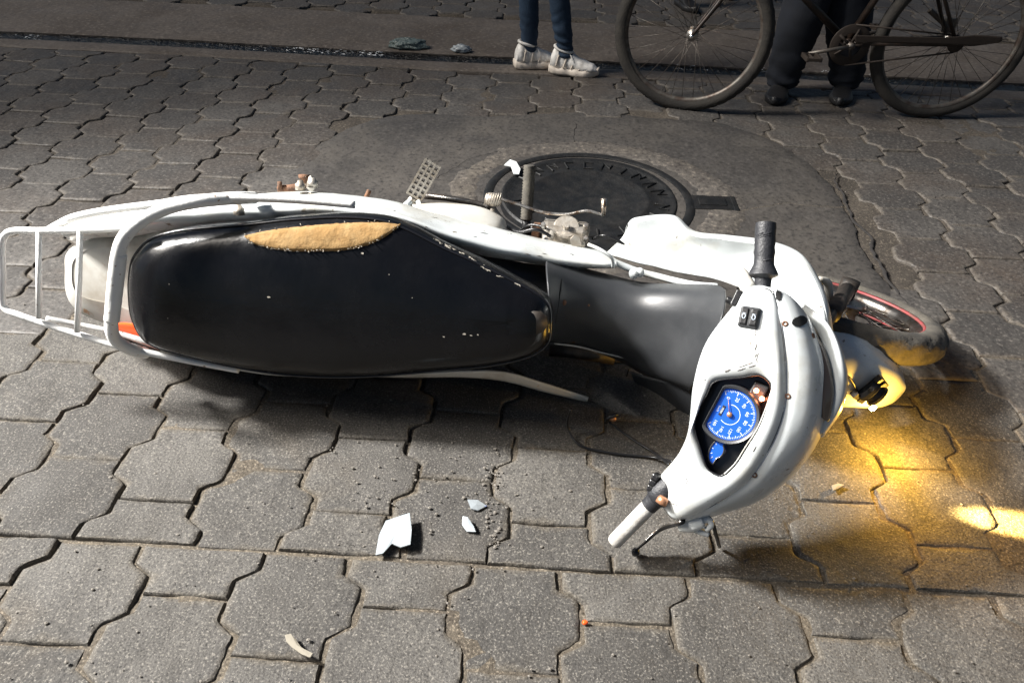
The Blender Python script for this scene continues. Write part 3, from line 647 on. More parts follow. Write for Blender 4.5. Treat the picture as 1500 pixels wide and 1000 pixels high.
for s_ in (1, -1):
    sh.tube([W_(-.60, CY+.10*s_, .30), W_(-.50, CY+.10*s_, .56)], .010, 8)
    sh.tube([W_(-.60+.10*t/40+.022*math.cos(t*1.3), CY+.10*s_+.022*math.sin(t*1.3), .30+.28*t/40) for t in range(8, 38)], .004, 6)
sh.obj('rear_shock', M_dark, mo)
ex = MB(); ex.tube([W_(.20, CY-.06, .24), W_(.05, CY-.12, .20), W_(-.15, CY-.135, .22), W_(-.25, CY-.14, .25)], .018, 12, smooth=20); ex.tube([W_(-.25, CY-.14, .25), W_(-.30, CY-.14, .26), W_(-.72, CY-.14, .36), W_(-.76, CY-.14, .37)], [.02, .042, .045, .03], 16); ex.obj('exhaust', M_steel, mo)
# rusty strut lying out below the seat
# ---- tunnel cover
def Lm(L): return [m(*p) for p in L]
tr0 = Lm([(800, 378, .55), (830, 386, .50), (880, 400, .47), (940, 414, .50), (1000, 417, .56), (1046, 418, .64), (1062, 424, .70)])
tr1 = Lm([(800, 392, .62), (830, 396, .57), (880, 406, .53), (940, 422, .55), (1000, 428, .62), (1045, 432, .70), (1063, 440, .76)])
tr2 = Lm([(802, 415, .67), (830, 415, .61), (880, 424, .57), (940, 440, .58), (1000, 450, .65), (1040, 456, .74), (1058, 465, .80)])
tr3 = Lm([(805, 447, .69), (830, 447, .63), (880, 455, .58), (940, 466, .59), (1000, 478, .66), (1035, 486, .75), (1046, 496, .80)])
tr4 = Lm([(806, 475, .67), (830, 474, .61), (870, 484, .57), (920, 505, .56), (975, 520, .62), (1010, 527, .70), (1030, 532, .76)])
tr5 = Lm([(806, 494, .62), (835, 497, .56), (870, 507, .52), (915, 524, .51), (955, 545, .56), (990, 556, .62), (1016, 562, .68)])
tr6 = Lm([(805, 500, .55), (835, 503, .50), (870, 513, .47), (912, 530, .46), (950, 552, .50), (985, 563, .56), (1010, 572, .62)])
a, f = loft([tr0, tr1, tr2, tr3, tr4, tr5, tr6], 70, 40); tun = mk('tunnel_cover', a, f, M_plas, mo, solid=.004); TUN = bvh_of(a, f)
a, f = loft([Lm([(628, 338, .60), (690, 366, .58), (760, 384, .54), (832, 394, .49)]), Lm([(640, 356, .60), (700, 386, .59), (765, 402, .56), (832, 408, .53)]), Lm([(660, 400, .58), (720, 420, .58), (780, 440, .57), (832, 450, .55)])], 30, 12); mk('seat_base_cover', a, f, M_plas, mo, solid=.004)
sm = MB(); sm.tube([hit(TUN, x, y, .0005)[0] for x, y in [(823, 389), (822, 410), (818, 440), (813, 470), (811, 496)]], .0026, 6, smooth=20); sm.obj('panel_seam', M_hole, tun)
cl = MB()
for x, y, r_ in [(826, 443, .008), (862, 447, .004), (840, 500, .005)]:
    p, n = hit(TUN, x, y, .0003); cl.lathe([(0, .003), (r_*.7, .003), (r_, 0)], p, n, 12)
cl.objs('panel_clip', M_rust, tun)
# brown tube + chrome bits seen under the tunnel
ub = MB(); ub.tube(Lm([(805, 512, .42), (835, 514, .42), (900, 525, .42)]), .018, 12); ub.obj('frame_tube', M_dark, mo)
wt = MB(); wt.tube(Lm([(812, 503, .55), (850, 508, .53), (880, 516, .51), (925, 527, .51), (940, 537, .52)]), .0022, 6, smooth=20); wt.obj('trim_edge', M_wtail, mo)
# ---- leg shield (left wing, white) 
def LS(y): return y
ls_out = [(921, 332, .40), (934, 323, .41), (985, 320, .42), (1014, 343, .45), (1060, 349, .50), (1112, 356, .56), (1152, 368, .62), (1176, 386, .68), (1196, 420, .73), (1208, 455, .77), (1214, 490, .78)]
ls_a = [(912, 348, .405), (930, 345, .41), (978, 345, .415), (1012, 357, .43), (1056, 366, .47), (1104, 374, .52), (1140, 388, .60), (1160, 404, .67), (1176, 436, .73), (1184, 466, .77), (1190, 498, .79)]
ls_b = [(898, 362, .43), (925, 366, .43), (970, 370, .42), (1010, 378, .43), (1050, 386, .45), (1092, 396, .50), (1122, 408, .58), (1140, 426, .66), (1152, 452, .72), (1160, 480, .76), (1166, 506, .79)]
ls_c = [(886, 372, .44), (922, 382, .45), (965, 392, .455), (1008, 402, .46), (1046, 408, .47), (1080, 420, .51), (1102, 430, .58), (1118, 446, .65), (1130, 468, .71), (1138, 490, .75), (1144, 512, .78)]
rowsL = [Lm(r) for r in (ls_out, ls_a, ls_b, ls_c)]
a, f = loft(rowsL, 80, 20)
for i, v in enumerate(a): a[i] = v+BU*.004*noise.noise(v*9)+BL*.002*noise.noise(v*22)
mk('leg_shield', a, f, M_white, mo, solid=.004)
# outer skin curling forward and down from the wing edge
def sk(dx, dy, dz): return [m(x, y, z)+BF*dx*min(1, max(0, (x-930)/150))+BL*dy+BU*dz for x, y, z in ls_out]
a, f = loft([sk(0, 0, 0), sk(.012, .004, -.02), sk(.022, -.005, -.06), sk(.02, -.03, -.12), sk(.0, -.07, -.16)], 80, 16); mk('leg_shield_front', a, f, M_white, mo, solid=.003)
# white slim rail between panel and shield with lug
rl = MB(); rl.tube(Lm([(893, 381, .50), (930, 396, .49), (960, 404, .49), (1010, 416, .52), (1050, 420, .55)]), .0085, 8, smooth=20); rl.lathe([(0, .01), (.011, .01), (.011, -.01), (0, -.01)], m(928, 401, .52), BU, 14); rl.lathe([(0, .006), (.011, .006), (.011, -.006), (0, -.006)], m(937, 399, .52), BU, 14)
rl.obj('shield_rail', M_white, mo)
sb = MB(); sb.tube(Lm([(862, 358, .55), (880, 366, .57), (896, 378, .57), (898, 391, .55)]), .0042, 8, smooth=16); sb.obj('bungee_hook', M_white, mo)
# right wing of the shield, below, its shade painted in as a grey sheet + pale edge
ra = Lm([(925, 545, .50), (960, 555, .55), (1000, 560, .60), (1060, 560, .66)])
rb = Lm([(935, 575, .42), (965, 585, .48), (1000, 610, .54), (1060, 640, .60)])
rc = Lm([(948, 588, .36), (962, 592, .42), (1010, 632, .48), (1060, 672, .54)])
a, f = loft([ra, rb, rc], 30, 14); o_ = mk('leg_shield', a, f, M_plas, mo, solid=.004); tag(o_, 'inner face of the right leg shield, its shade painted in as grey')
a, f = loft([Lm([(958, 590, .44), (1000, 617, .50), (1050, 650, .56)]), Lm([(962, 595, .43), (1003, 627, .49), (1050, 664, .55)])], 20, 4); mk('leg_shield_edge', a, f, M_white, mo, solid=.004)
# side reflector lamp remnants + wires near (930,570)
sl = MB(); sl.lathe([(0, .0), (.022, .004), (.030, .014), (.030, .02)], m(938, 578, .40), (BU+BF*-.3), 20); sl.obj('side_lamp', M_chrome, mo)
wr = MB(); wr.tube(Lm([(921, 540, .46), (917, 560, .44), (922, 578, .42), (935, 590, .40)]), .002, 6, smooth=14); wr.tube(Lm([(945, 538, .46), (938, 560, .44), (930, 575, .42)]), .002, 6, smooth=14); wr.tube([m(944, 566, .44), m(943, 580, .43), m(938, 592, .42), m(925, 598, .40), m(905, 600, .36)], .003, 6, smooth=14)
wr.tube([g(905, 606, .05), g(890, 612, .04), g(888, 618, .02)], .005, 6)
wr.objs('wiring', M_blk, mo)
cbm = MB(); cbm.tube([g(836, 600, .10), g(832, 625, .03), g(850, 652, .006), g(900, 664, .006), g(960, 670, .012), m(985, 676, .80)], .0032, 6, smooth=40)
cbm.tube([g(893, 618, .02), g(925, 642, .007), g(960, 664, .012), m(980, 680, .82)], .003, 6, smooth=30); cbm.obj('control_cable', M_blk, mo)
stp = MB(); stp.lathe([(0, .0), (.007, 0), (.007, .014), (0, .016)], g(893, 614, .02), (1, .2, .2), 8); stp.obj('cable_end', M_cop, mo)
# rear mudguard/strut dark shape on ground under seat

# ---- handlebar nacelle frame
GL, GR = g(1122, 325, .60), g(899, 794, .055)
HA = (GL-GR).normalized()
n0 = (BU*.86-BF*.40+V((0, 0, .12))); HN = (n0-HA*n0.dot(HA)).normalized(); HB = HA.cross(HN)
if HB.dot(BF) < 0: HB = -HB
HP0 = onplane(1070, 600, (GL+GR)/2, (CAM-GL).normalized())
HP0 = (GL+GR)/2+HN*.045+HB*.03
def h(px, py, d=0): return onplane(px, py, HP0+HN*d, HN)
Hh = [(1048, 560), (1088, 555), (1112, 552), (1126, 562), (1128, 576), (1120, 600), (1108, 628), (1090, 656), (1076, 678), (1060, 694), (1048, 692), (1036, 682), (1026, 652), (1018, 624), (1024, 600), (1036, 578)]
Ss = [(1034, 502), (1072, 450), (1094, 422), (1130, 424), (1146, 478), (1153, 545), (1150, 600), (1130, 655), (1097, 705), (1050, 738), (1000, 761), (975, 750), (964, 704), (992, 668), (1008, 630), (1016, 560)]
def mixp(A, B, t): return [(a[0]*(1-t)+b[0]*t, a[1]*(1-t)+b[1]*t) for a, b in zip(A, B)]
cen = (1065, 600)
def ringh(P, d, n=128): return cat([h(x, y, d) for x, y in P], n, True)
def ringv(P, D, n=128): return cat([h(p[0], p[1], d) for p, d in zip(P, D)], n, True)
SD = [-.012, -.02, -.012, -.010, -.012, -.012, -.012, -.014, -.016, -.018, -.02, -.03, -.03, -.022, -.02, -.016]
UD = [-.07, -.07, -.05, -.05, -.05, -.05, -.05, -.05, -.06, -.06, -.06, -.07, -.08, -.08, -.08, -.08]
rows = [ringh(mixp(Hh, Ss, .02), -.035), ringh(mixp(Hh, Ss, .02), -.004), ringh(mixp(Hh, Ss, .05), .002), ringh(mixp(Hh, Ss, .15), .008), ringh(mixp(Hh, Ss, .4), .011), ringv(mixp(Hh, Ss, .7), [.006]*16), ringv(mixp(Hh, Ss, .88), [x*.25 for x in SD]), ringv(mixp(Hh, Ss, .97), [x*.7 for x in SD]), ringv(Ss, [x*1.3 for x in SD]), ringv(mixp(Hh, Ss, .99), [x*.55 for x in UD]), ringv(mixp(Hh, Ss, .94), UD)]
a, f = grid(rows, True); nac = mk('handlebar_cover', a, f, M_white, mo); NAC = bvh_of(a, f)
# front cover: from the seam forward and down to the headlamp
f0 = [(1099, 426, -.009), (1130, 427, -.009), (1144, 480, -.008), (1150, 545, -.008), (1147, 600, -.008), (1128, 654, -.009), (1095, 703, -.012), (1049, 737, -.014), (1004, 758, -.018)]
f1 = [(1104, 421, -.016), (1142, 428, -.014), (1162, 482, -.010), (1170, 545, -.010), (1165, 604, -.012), (1145, 662, -.016), (1106, 713, -.022), (1052, 744, -.026), (1004, 763, -.03)]
f2 = [(1108, 420, -.03), (1156, 434, -.030), (1178, 480, -.026), (1190, 540, -.026), (1186, 612, -.030), (1160, 672, -.04), (1112, 722, -.05), (1056, 748, -.05), (1006, 764, -.05)]
f3 = [(1112, 422, -.06), (1168, 446, -.060), (1194, 492, -.060), (1207, 548, -.062), (1200, 622, -.070), (1168, 682, -.08), (1116, 729, -.085), (1058, 751, -.08), (1008, 764, -.07)]
f4 = [(1112, 426, -.09), (1172, 456, -.10), (1200, 500, -.11), (1213, 556, -.115), (1205, 628, -.125), (1170, 686, -.13), (1116, 730, -.13), (1056, 750, -.12), (1010, 760, -.10)]
def LhR(L): return [h(*p) for p in L]
a, f = loft([LhR(x) for x in (f0, f1, f2, f3, f4)], 90, 30)
for i, v in enumerate(a): a[i] = v+HN*.0015*noise.noise(v*18)
fc = mk('headlamp_cowl', a, f, M_white, mo, solid=.003); FCB = bvh_of(a, f)
smm = MB(); smm.tube([h(x, y, z+.001) for x, y, z in f0], .0012, 6, smooth=60); smm.obj('cover_seam', M_hole, nac)
smc = MB(); smc.tube([h(x+2.2, y-.5, z+.001) for x, y, z in f0[1:-1]], .0012, 6, smooth=60); smc.obj('seam_strip', M_chrome, nac)
# rim bulge around the headlamp (outer band, lit by the lamp) and brown slot
g0 = [(1172, 452, -.115), (1196, 484, -.10), (1208, 512, -.085), (1216, 548, -.080), (1213, 600, -.085), (1198, 635, -.10)]
g1 = [(1180, 448, -.110), (1210, 474, -.085), (1228, 510, -.072), (1236, 552, -.078), (1229, 596, -.088), (1206, 634, -.10)]
g2 = [(1178, 446, -.11), (1214, 480, -.11), (1234, 520, -.115), (1241, 560, -.125), (1232, 600, -.13), (1206, 638, -.14)]
g3 = [(1176, 452, -.16), (1210, 490, -.16), (1228, 528, -.17), (1236, 566, -.18), (1228, 604, -.18), (1202, 640, -.18)]
a, f = loft([LhR(x) for x in (g0, g1, g2, g3)], 50, 20); mk('headlamp_rim', a, f, M_white, mo, solid=.003)
s0 = [(1186, 494, -.050), (1194, 525, -.050), (1202, 560, -.053), (1204, 590, -.057), (1205, 612, -.065)]
s1 = [(1196, 492, -.066), (1209, 516, -.068), (1218, 550, -.070), (1220, 580, -.074), (1213, 618, -.080)]
a, f = loft([LhR(s0), LhR(s1)], 30, 4); mk('headlamp_slot', a, f, M_slot, mo, solid=.004)
# holes, screws, sticker, switch
hl = MB()
def disc_on(mb, B, px, py, rx, ry, ang=0, off=.001, n=18, jag=0):
    rws = []
    for fr_q in (1.0, .7, .4, .1):
        pts = []
        for i in range(n):
            a_ = 2*math.pi*i/n; k_ = (1+jag*noise.noise(V((i*.9, px, 0))))*fr_q; x = rx*math.cos(a_)*k_; y = ry*math.sin(a_)*k_; ca, sa_ = math.cos(ang), math.sin(ang)
            pts.append(hit(B, px+x*ca-y*sa_, py+x*sa_+y*ca, off)[0])
        rws.append(pts)
    a_, f_ = grid(rws, True); f_.append(tuple(3*n+i for i in range(n))); mb.add(a_, f_)
disc_on(hl, FCB, 1170, 471, 11, 7.5, -.25, .0030, jag=.2); hl.obj('bolt_hole', M_hole, fc)
hl = MB(); disc_on(hl, FCB, 1140, 433, 4, 8, -.15, .0030, jag=.3); hl.obj('bolt_hole', M_hole, fc)
sw_ = MB()
for x, y, B in [(1154, 580, FCB), (1105, 695, FCB), (1190, 492, FCB), (1150, 474, FCB)]:
    p, n = hit(B, x, y, 0); sw_.lathe([(0, .001), (.0022, .0012), (.0026, .003), (.005, .0028), (.0055, 0)], p, n, 12)
sw_.objs('cover_screw', M_rust, fc)
stk = MB(); stk.add([hit(FCB, x, y, .001)[0] for x, y in [(1072, 727), (1082, 715), (1099, 718), (1086, 731)]], [(0, 1, 2, 3)]); stk.obj('sticker', M_slot, fc)
sw = bpy.data.objects.new('switch', None); COL.objects.link(sw); sw.parent = mo; cS = hit(NAC, 1098, 465)[0]; sw.location = cS-absloc(mo); sw.empty_display_size = .02
Xs = (h(1110, 467)-h(1086, 463)).normalized(); Ns = hit(NAC, 1098, 465)[1]; Xs = (Xs-Ns*Xs.dot(Ns)).normalized(); Ys = Ns.cross(Xs)
ms = MB(); ms.box(cS+Ns*.002, Xs, Ys, Ns, .037, .040, .008, .92); ms.obj('switch_bezel', M_plas, sw, smooth=False, bev=.004)
mk2 = MB(); mk2.box(cS+Ns*.0065-Xs*.0085, Xs, Ys, Ns, .014, .032, .005, .9); mk2.box(cS+Ns*.0065+Xs*.0085, Xs, Ys, Ns, .014, .032, .005, .9); mk2.objs('rocker', M_blk, sw, smooth=False, bev=.002)
ic = MB()
for s_ in (-1, 1):
    c_ = cS+Ns*.0094+Xs*.0085*s_; ring = [c_+Xs*.0028*math.cos(t)+Ys*(.0042*math.sin(t)) for t in [2*math.pi*i/16 for i in range(16)]]
    ic.tube(ring, .0007, 5, True); ic.tube([c_-Xs*.003+Ys*.0052, c_+Xs*.003+Ys*.0052], .0007, 5)
ic.obj('switch_icon', M_ink, sw)
# ---- instrument well
di = bpy.data.objects.new('instrument_panel', None); COL.objects.link(di); di.parent = mo; di.location = h(1075, 615)-absloc(mo); di.empty_display_size = .03
a = ringh(mixp(Hh, Ss, .035), -.030); b = len(a); mk('well_floor', a, [tuple(range(b))], M_clearl, di)
a, f = grid([ringh(mixp(Hh, Ss, .018), -.034), ringh(mixp(Hh, Ss, .012), .0045), ringh(mixp(Hh, Ss, .03), .006)], True); mk('well_gasket', a, f, M_blk, di, solid=.0015)
rimp = [(1128, 576), (1120, 600), (1108, 628), (1090, 656), (1076, 678), (1060, 694)]
ml = MB(); ml.tube([h(x+1, y, .007) for x, y in rimp], .0013, 6, smooth=40); ml.obj('gasket_edge', M_wtail, di)
DX = (h(1092, 622, -.01)-h(1068, 609, -.01)).normalized()     # dial "up"
DY = HN.cross(DX)                                            # towards the end of the scale? fixed below
dc = h(1069, 607, -.008)
r_px = (h(1104, 620, -.008)-dc).length*1.04
# image sense: scale runs clockwise seen from the rider
DR = DX.cross(HN)                                             # dial "right" seen along -HN
def dp(ang, r, z=0): a_ = R(ang); return dc+DX*(math.cos(a_)*r)+DR*(math.sin(a_)*r)+HN*z    # ang clockwise from dial up
cut = .62
def dial_outline(r, z, n=72):
    pts = []
    for i in range(n):
        a_ = 360*i/n; c_ = math.cos(R(a_)); rr__ = r if c_ > -cut else min(r, r*cut/-c_); pts.append(dp(a_, rr__, z))
    return pts
a, f = grid([dial_outline(r_px*1.20, -.02), dial_outline(r_px*1.20, .004), dial_outline(r_px*1.14, .008), dial_outline(r_px*1.05, .006), dial_outline(r_px*1.0, -.001)], True); mk('dial_bezel', a, f, M_plas, di, auto=40)
a = dial_outline(r_px*1.02, 0); mk('dial_face', a, [tuple(range(72))], M_blue, di)
tk = MB()
def dtext(s, ang, r, size, rot=0, z=.0006):
    tv, tf = text_mesh(s, size); c_ = dp(ang, r, z); tk.add([c_+DR*v.x+DX*v.y for v in tv], tf)
labs = ['0', '20', '40', '60', '80', '100', '120', '140', '160']
for i in range(65):
    ang = -128+256*i/64; big_ = i % 8 == 0; med = i % 4 == 0
    q0, q1 = r_px*(.80 if big_ else .86 if med else .90), r_px*.965; c_ = dp(ang, q0, .0005); e_ = dp(ang, q1, .0005); tdir = (e_-c_).normalized().cross(HN)*(.0007 if big_ else .00045)
    if math.cos(R(ang))*q1 < -cut*r_px: continue
    tk.add([c_-tdir, c_+tdir, e_+tdir, e_-tdir], [(0, 1, 2, 3)])
for i, s_ in enumerate(labs): dtext(s_, -122+244*i/8, r_px*.66, .0088 if len(s_) < 3 else .0078)
for i in range(50):
    a0, a1 = -110+230*i/50, -110+230*(i+1)/50; tk.add([dp(a0, r_px*.385, .0005), dp(a1, r_px*.385, .0005), dp(a1, r_px*.41, .0005), dp(a0, r_px*.41, .0005)], [(0, 1, 2, 3)])
dtext('km/h', 180, r_px*.50, .006)
tk.obj('dial_markings', M_ink, di, smooth=False)
od = MB(); od.box(dp(180, r_px*.34, .0006), DR, DX, HN, .020, .0052, .0014); od.obj('odometer_window', M_hole, di, smooth=False)
ow = MB(); tv, tf = text_mesh('00000', .0048); ow.add([dp(180, r_px*.34, .0015)+DR*v.x+DX*v.y for v in tv], tf); ow.obj('odometer_digits', M_ink, di, smooth=False)
nh = MB(); nh.lathe([(0, .006), (.004, .006), (.005, .004), (.005, 0)], dp(0, 0), HN, 18); nh.obj('needle_hub', M_cop, di)
ne = MB(); ne.tube([dp(-122, 0, .004), dp(-122, r_px*.7, .003)], [.0011, .0004], 5); ne.obj('speed_needle', M_cop, di)
# fuel gauge, small, beneath
fg = h(1053, 661, -.012); fr2 = .016
pts = [fg+(DX*math.cos(t)+DR*math.sin(t)*1.6)*fr2*(1 if math.cos(t) < .2 else .5) for t in [2*math.pi*i/30 for i in range(30)]]
mk('fuel_gauge', pts, [tuple(range(30))], M_blue, di)
fgm = MB()
for i in range(5):
    t = R(120+30*i); p_ = fg+(DX*math.cos(t)+DR*math.sin(t)*1.6)*fr2*.8+HN*.0006; fgm.tube([p_, p_-(p_-fg)*.25], .0006, 4)
fgm.obj('fuel_markings', M_ink, di)
fgb = MB(); fgb.tube([p+HN*.001 for p in pts], .0016, 6, True); fgb.obj('fuel_bezel', M_clearl, di)
lw = MB(); lw.box(h(1110, 575, -.014), DX, DR, HN, .030, .038, .012, .85); lw.obj('indicator_housing', M_clearl, di, smooth=False, bev=.003)
for x, y in [(1108, 572), (1116, 584)]:
    l_ = MB(); l_.lathe([(0, .006), (.003, .005), (.0042, .002), (.0042, -.004)], h(x, y, -.007), HN, 14); l_.obj('indicator_lamp', M_led, di)
p_ = h(1112, 578, .004); pl = bpy.data.lights.new('indicator_glow', 'POINT'); pl.energy = .003; pl.color = (1, .35, .15); pl.shadow_soft_size = .006; po = bpy.data.objects.new('indicator_glow', pl); COL.objects.link(po); po.location = p_
# scratches on the cover
scm = MB()
for (x, y, dx_, dy_) in [(1104, 492, 3, -8), (1109, 505, -3, 9), (1105, 520, 2, 7), (1110, 515, -3, 6), (1080, 540, 12, -4), (1095, 535, 10, -3), (1060, 546, 8, -3), (1070, 500, 5, -6), (1030, 560, 4, -4), (1010, 700, -3, 6), (985, 735, 6, 2), (1120, 680, 5, -6), (1044, 478, 6, -4)]:
    for k in range(2):
        ox_, oy_ = rnd.uniform(-3, 3), rnd.uniform(-3, 3)
        scm.tube([hit(NAC, x+ox_+dx_*t, y+oy_+dy_*t, .0002)[0] for t in (0, .5, 1)], [.0003, .0006, .0003], 4)
scm.objs('scratch', M_slot, nac)
# ---- grips
gp_ = bpy.data.objects.new('handlebar', None); COL.objects.link(gp_); gp_.parent = mo; gp_.location = (GL+GR)/2-absloc(mo); gp_.empty_display_size = .05
G0 = onplane(1117, 424, GL, HN); d_ = (GL-G0); Ln = d_.length; d_.normalize()
gb1 = MB(); gb1.lathe([(0, -.01), (.014, -.01), (.0145, .012), (.0155, .02), (.027, .026), (.024, .034), (.0185, .045), (.0175, .06), (.0190, .068), (.0178, .076), (.0188, .09), (.0178, .10), (.0188, .112), (.0178, .122), (.0182, Ln-.025), (.0165, Ln-.020), (.013, Ln-.020)], G0, d_, 26)
gb1.obj('left_grip', M_rub, gp_, auto=35)
ri_ = MB()
for k in range(7):
    z0_ = .05+k*(Ln-.085)/7
    ri_.tube([G0+d_*(z0_+.004*t)+(HN*math.cos(R(t*22+k*50))+HB*math.sin(R(t*22+k*50)))*.0182 for t in range(8)], .0014, 5)
ri_.obj('grip_ribs', M_rub, gp_)
be = MB(); be.lathe([(0, Ln-.022), (.0125, Ln-.022), (.0125, Ln-.002), (.0105, Ln), (.0095, Ln), (.0095, Ln-.018), (0, Ln-.018)], G0, d_, 22); be.obj('bar_end', M_steel, gp_)
R0_ = onplane(969, 722, GR+HN*.02, HN); dR = (GR-R0_); Lr = dR.length; dR.normalize()
th = MB(); th.lathe([(0, -.03), (.018, -.03), (.022, -.02), (.025, -.005), (.026, .006), (.023, .014), (.018, .018), (.0165, .03), (.0165, .038), (0, .038)], R0_, dR, 22); th.obj('throttle_housing', M_rub, gp_, auto=35)
rg = MB(); rg.lathe([(0, .03), (.0150, .03), (.0155, .05), (.0152, Lr-.004), (.0135, Lr), (.0, Lr)], R0_, dR, 20); M_gw = mat('worn_grey_grip', (.50, .49, .46), rough=.6, col2=(.36, .34, .31), nscale=30, bump=.4, bscale=120); rg.obj('right_grip', M_gw, gp_, auto=35)
cp = MB(); cp.lathe([(0, 0), (.009, 0), (.011, .006), (.011, .014), (0, .016)], h(973, 728, -.004), (-HA+HN*.4), 12); cp.obj('switch_button', M_cop, gp_)
clp = MB()
for x, y in [(958, 706), (962, 698), (955, 714)]: clp.box(h(x, y, -.02), HB, HA, HN, .014, .012, .03)
clp.objs('lever_clamp', M_blk, gp_, smooth=False, bev=.003)
lv = MB(); lv.tube([h(1000, 764, -.02), g(968, 775, .075), g(945, 794, .04), g(930, 806, .022)], [.007, .0058, .005, .0045], 10, smooth=24, flat=.6); lv.lathe([(0, -.008), (.006, -.007), (.009, 0), (.006, .007), (0, .008)], g(931, 808, .018), (.3, .3, 1), 14); lv.obj('brake_lever', M_blk, gp_)
ed = MB(); ed.tube([h(998, 763, -.012)+HN*.004, g(968, 772, .080), g(944, 793, .046), g(932, 803, .028)], [.0022, .0018, .0014, .001], 6, smooth=24); ed.obj('lever_edge', M_steel, gp_)
mp = MB(); mp.tube([h(996, 768, -.05), h(1012, 766, -.045), h(1030, 762, -.045)], [.014, .017, .013], 12, smooth=10, flat=.8)
mp.tube([h(1022, 764, -.05), h(1036, 760, -.05), h(1042, 768, -.05), h(1034, 776, -.05)], [.009, .007, .006, .005], 8, smooth=12); mp.tube([h(1012, 770, -.05), h(1026, 778, -.055), h(1038, 783, -.06)], [.009, .007, .005], 8, smooth=8)
mp.obj('broken_mirror_stub', M_white, gp_)
bs = MB(); bs.tube([h(1020, 745, -.04), h(1042, 762, -.06), h(1048, 780, -.08), g(1054, 800, .01)], .004, 7, smooth=16); bs.obj('brake_hose', M_blk, gp_)
brm = MB(); brm.tube([G0-d_*.005, G0-d_*.04, (G0+R0_)/2-HN*.05, R0_-dR*.03], .0115, 10, smooth=30); brm.obj('handlebar_tube', M_steel, gp_)
bb = MB(); bb.box(h(1080, 437, -.02), HB, HA, HN, .012, .03, .02); bb.lathe([(0, .0), (.007, 0), (.007, .012), (0, .014)], h(1074, 442, -.02), -HB, 10); bb.obj('clutch_perch', M_blk, gp_, smooth=False, bev=.002)
mb_ = MB(); mb_.tube([h(1098, 425, -.04), h(1085, 402, -.05), h(1076, 398, -.055)], [.015, .014, .010], 14, smooth=10); mb_.obj('lever_boss', M_wtail, gp_)
# ---- fork, front wheel, mudguard, dangling bulb
WC = m(1228, 456, .29); toc = (CAM-WC).normalized()
ad = (onplane(1330, 490, WC, toc)-WC).normalized(); pu = toc.cross(ad); pu = pu if pu.dot(CU) > 0 else -pu
WN = (pu*.97+toc*.215).normalized(); WX = ad
fwl = moto_wheel(WC, WN, WX, .272, mo, 'front_wheel')
WY = WN.cross(WX)
if WY.dot(toc) < 0: WY = -WY      # in the wheel plane, towards the viewer (up along the fork)
fk = MB()
top = h(1165, 560, -.12)
for s_ in (1, -1):
    st = top+WN*.065*s_; en_ = WC+WN*.065*s_; fk.tube([st, en_], .014, 12); fk.tube([en_+(st-en_)*.02, en_+(st-en_)*.5], .020, 12)
    fk.lathe([(0, .0), (.024, .0), (.024, .05), (0, .05)], en_-WN*.025, WN, 14)
fk.tube([top+WN*.065, top-WN*.065], .016, 10); fk.tube([top, W_(loc(top).x-.06, loc(top).y, loc(top).z+.0)], .02, 10); fk.obj('front_fork', M_dark, mo)
fkt = MB(); fkt.tube([m(1200, 408, .50), m(1212, 414, .48), m(1214, 432, .46), m(1208, 450, .45)], [.006, .010, .010, .006], 10, smooth=12); fkt.obj('fork_boot', M_wtail, mo)
# mudguard: curved channel following the wheel, tip at (1325,565)
q0 = [(1190, 462, .58), (1217, 484, .575), (1245, 490, .565), (1280, 505, .55), (1308, 525, .525), (1321, 545, .50)]
q1 = [(1190, 500, .645), (1217, 516, .64), (1250, 522, .63), (1285, 535, .61), (1312, 548, .57), (1325, 560, .52)]
q2 = [(1190, 545, .65), (1217, 552, .645), (1250, 558, .635), (1285, 565, .61), (1311, 568, .57), (1326, 569, .52)]
q3 = [(1190, 590, .59), (1217, 594, .585), (1248, 596, .575), (1282, 597, .555), (1306, 590, .53), (1320, 578, .50)]
a, f = loft([Lm(q0), Lm(q1), Lm(q2), Lm(q3)], 50, 30); mg = mk('front_mudguard', a, f, M_white, mo, solid=.003); MG = bvh_of(a, f)
bh = bpy.data.objects.new('dangling_bulb_socket', None); COL.objects.link(bh); bh.parent = mo; P_, N_ = hit(MG, 1272, 566, .012); bh.location = P_-absloc(mo); bh.empty_display_size = .02
ax_ = (onplane(1290, 552, P_, N_)-onplane(1256, 578, P_, N_)).normalized()
sk_ = MB(); ay_ = N_.cross(ax_).normalized()
sk_.lathe([(0, -.016), (.024, -.016), (.031, -.008), (.031, .0), (.024, .004), (.024, .014), (.028, .016), (.028, .022), (.014, .028), (0, .028)], P_, (ay_*-.75+N_*.5), 24)
for a_ in (20, 140, 260):
    c_ = P_+(ax_*math.cos(R(a_))+ay_*math.sin(R(a_)))*.034; sk_.box(c_, ax_, ay_, N_, .016, .016, .016)
sk_.box(P_+ax_*.03+N_*.004, ax_, ay_, N_, .014, .016, .018); sk_.box(P_-ax_*.03, ax_, ay_, N_, .014, .018, .016)
sk_.obj('socket_body', M_blk, bh, auto=35)
wr2 = MB(); wr2.tube([P_-ax_*.03, hit(MG, 1240, 548, .012)[0], hit(MG, 1226, 552, .004)[0]], .003, 6, smooth=12); wr2.obj('socket_wire', M_blk, bh)
LPt, LN = hit(MG, 1273, 586, .022)
bl = MB(); bl.lathe([(0, -.008), (.004, -.007), (.006, 0), (.004, .007), (0, .008)], LPt, (ax_), 14); bl.obj('bulb', M_bulb, bh)
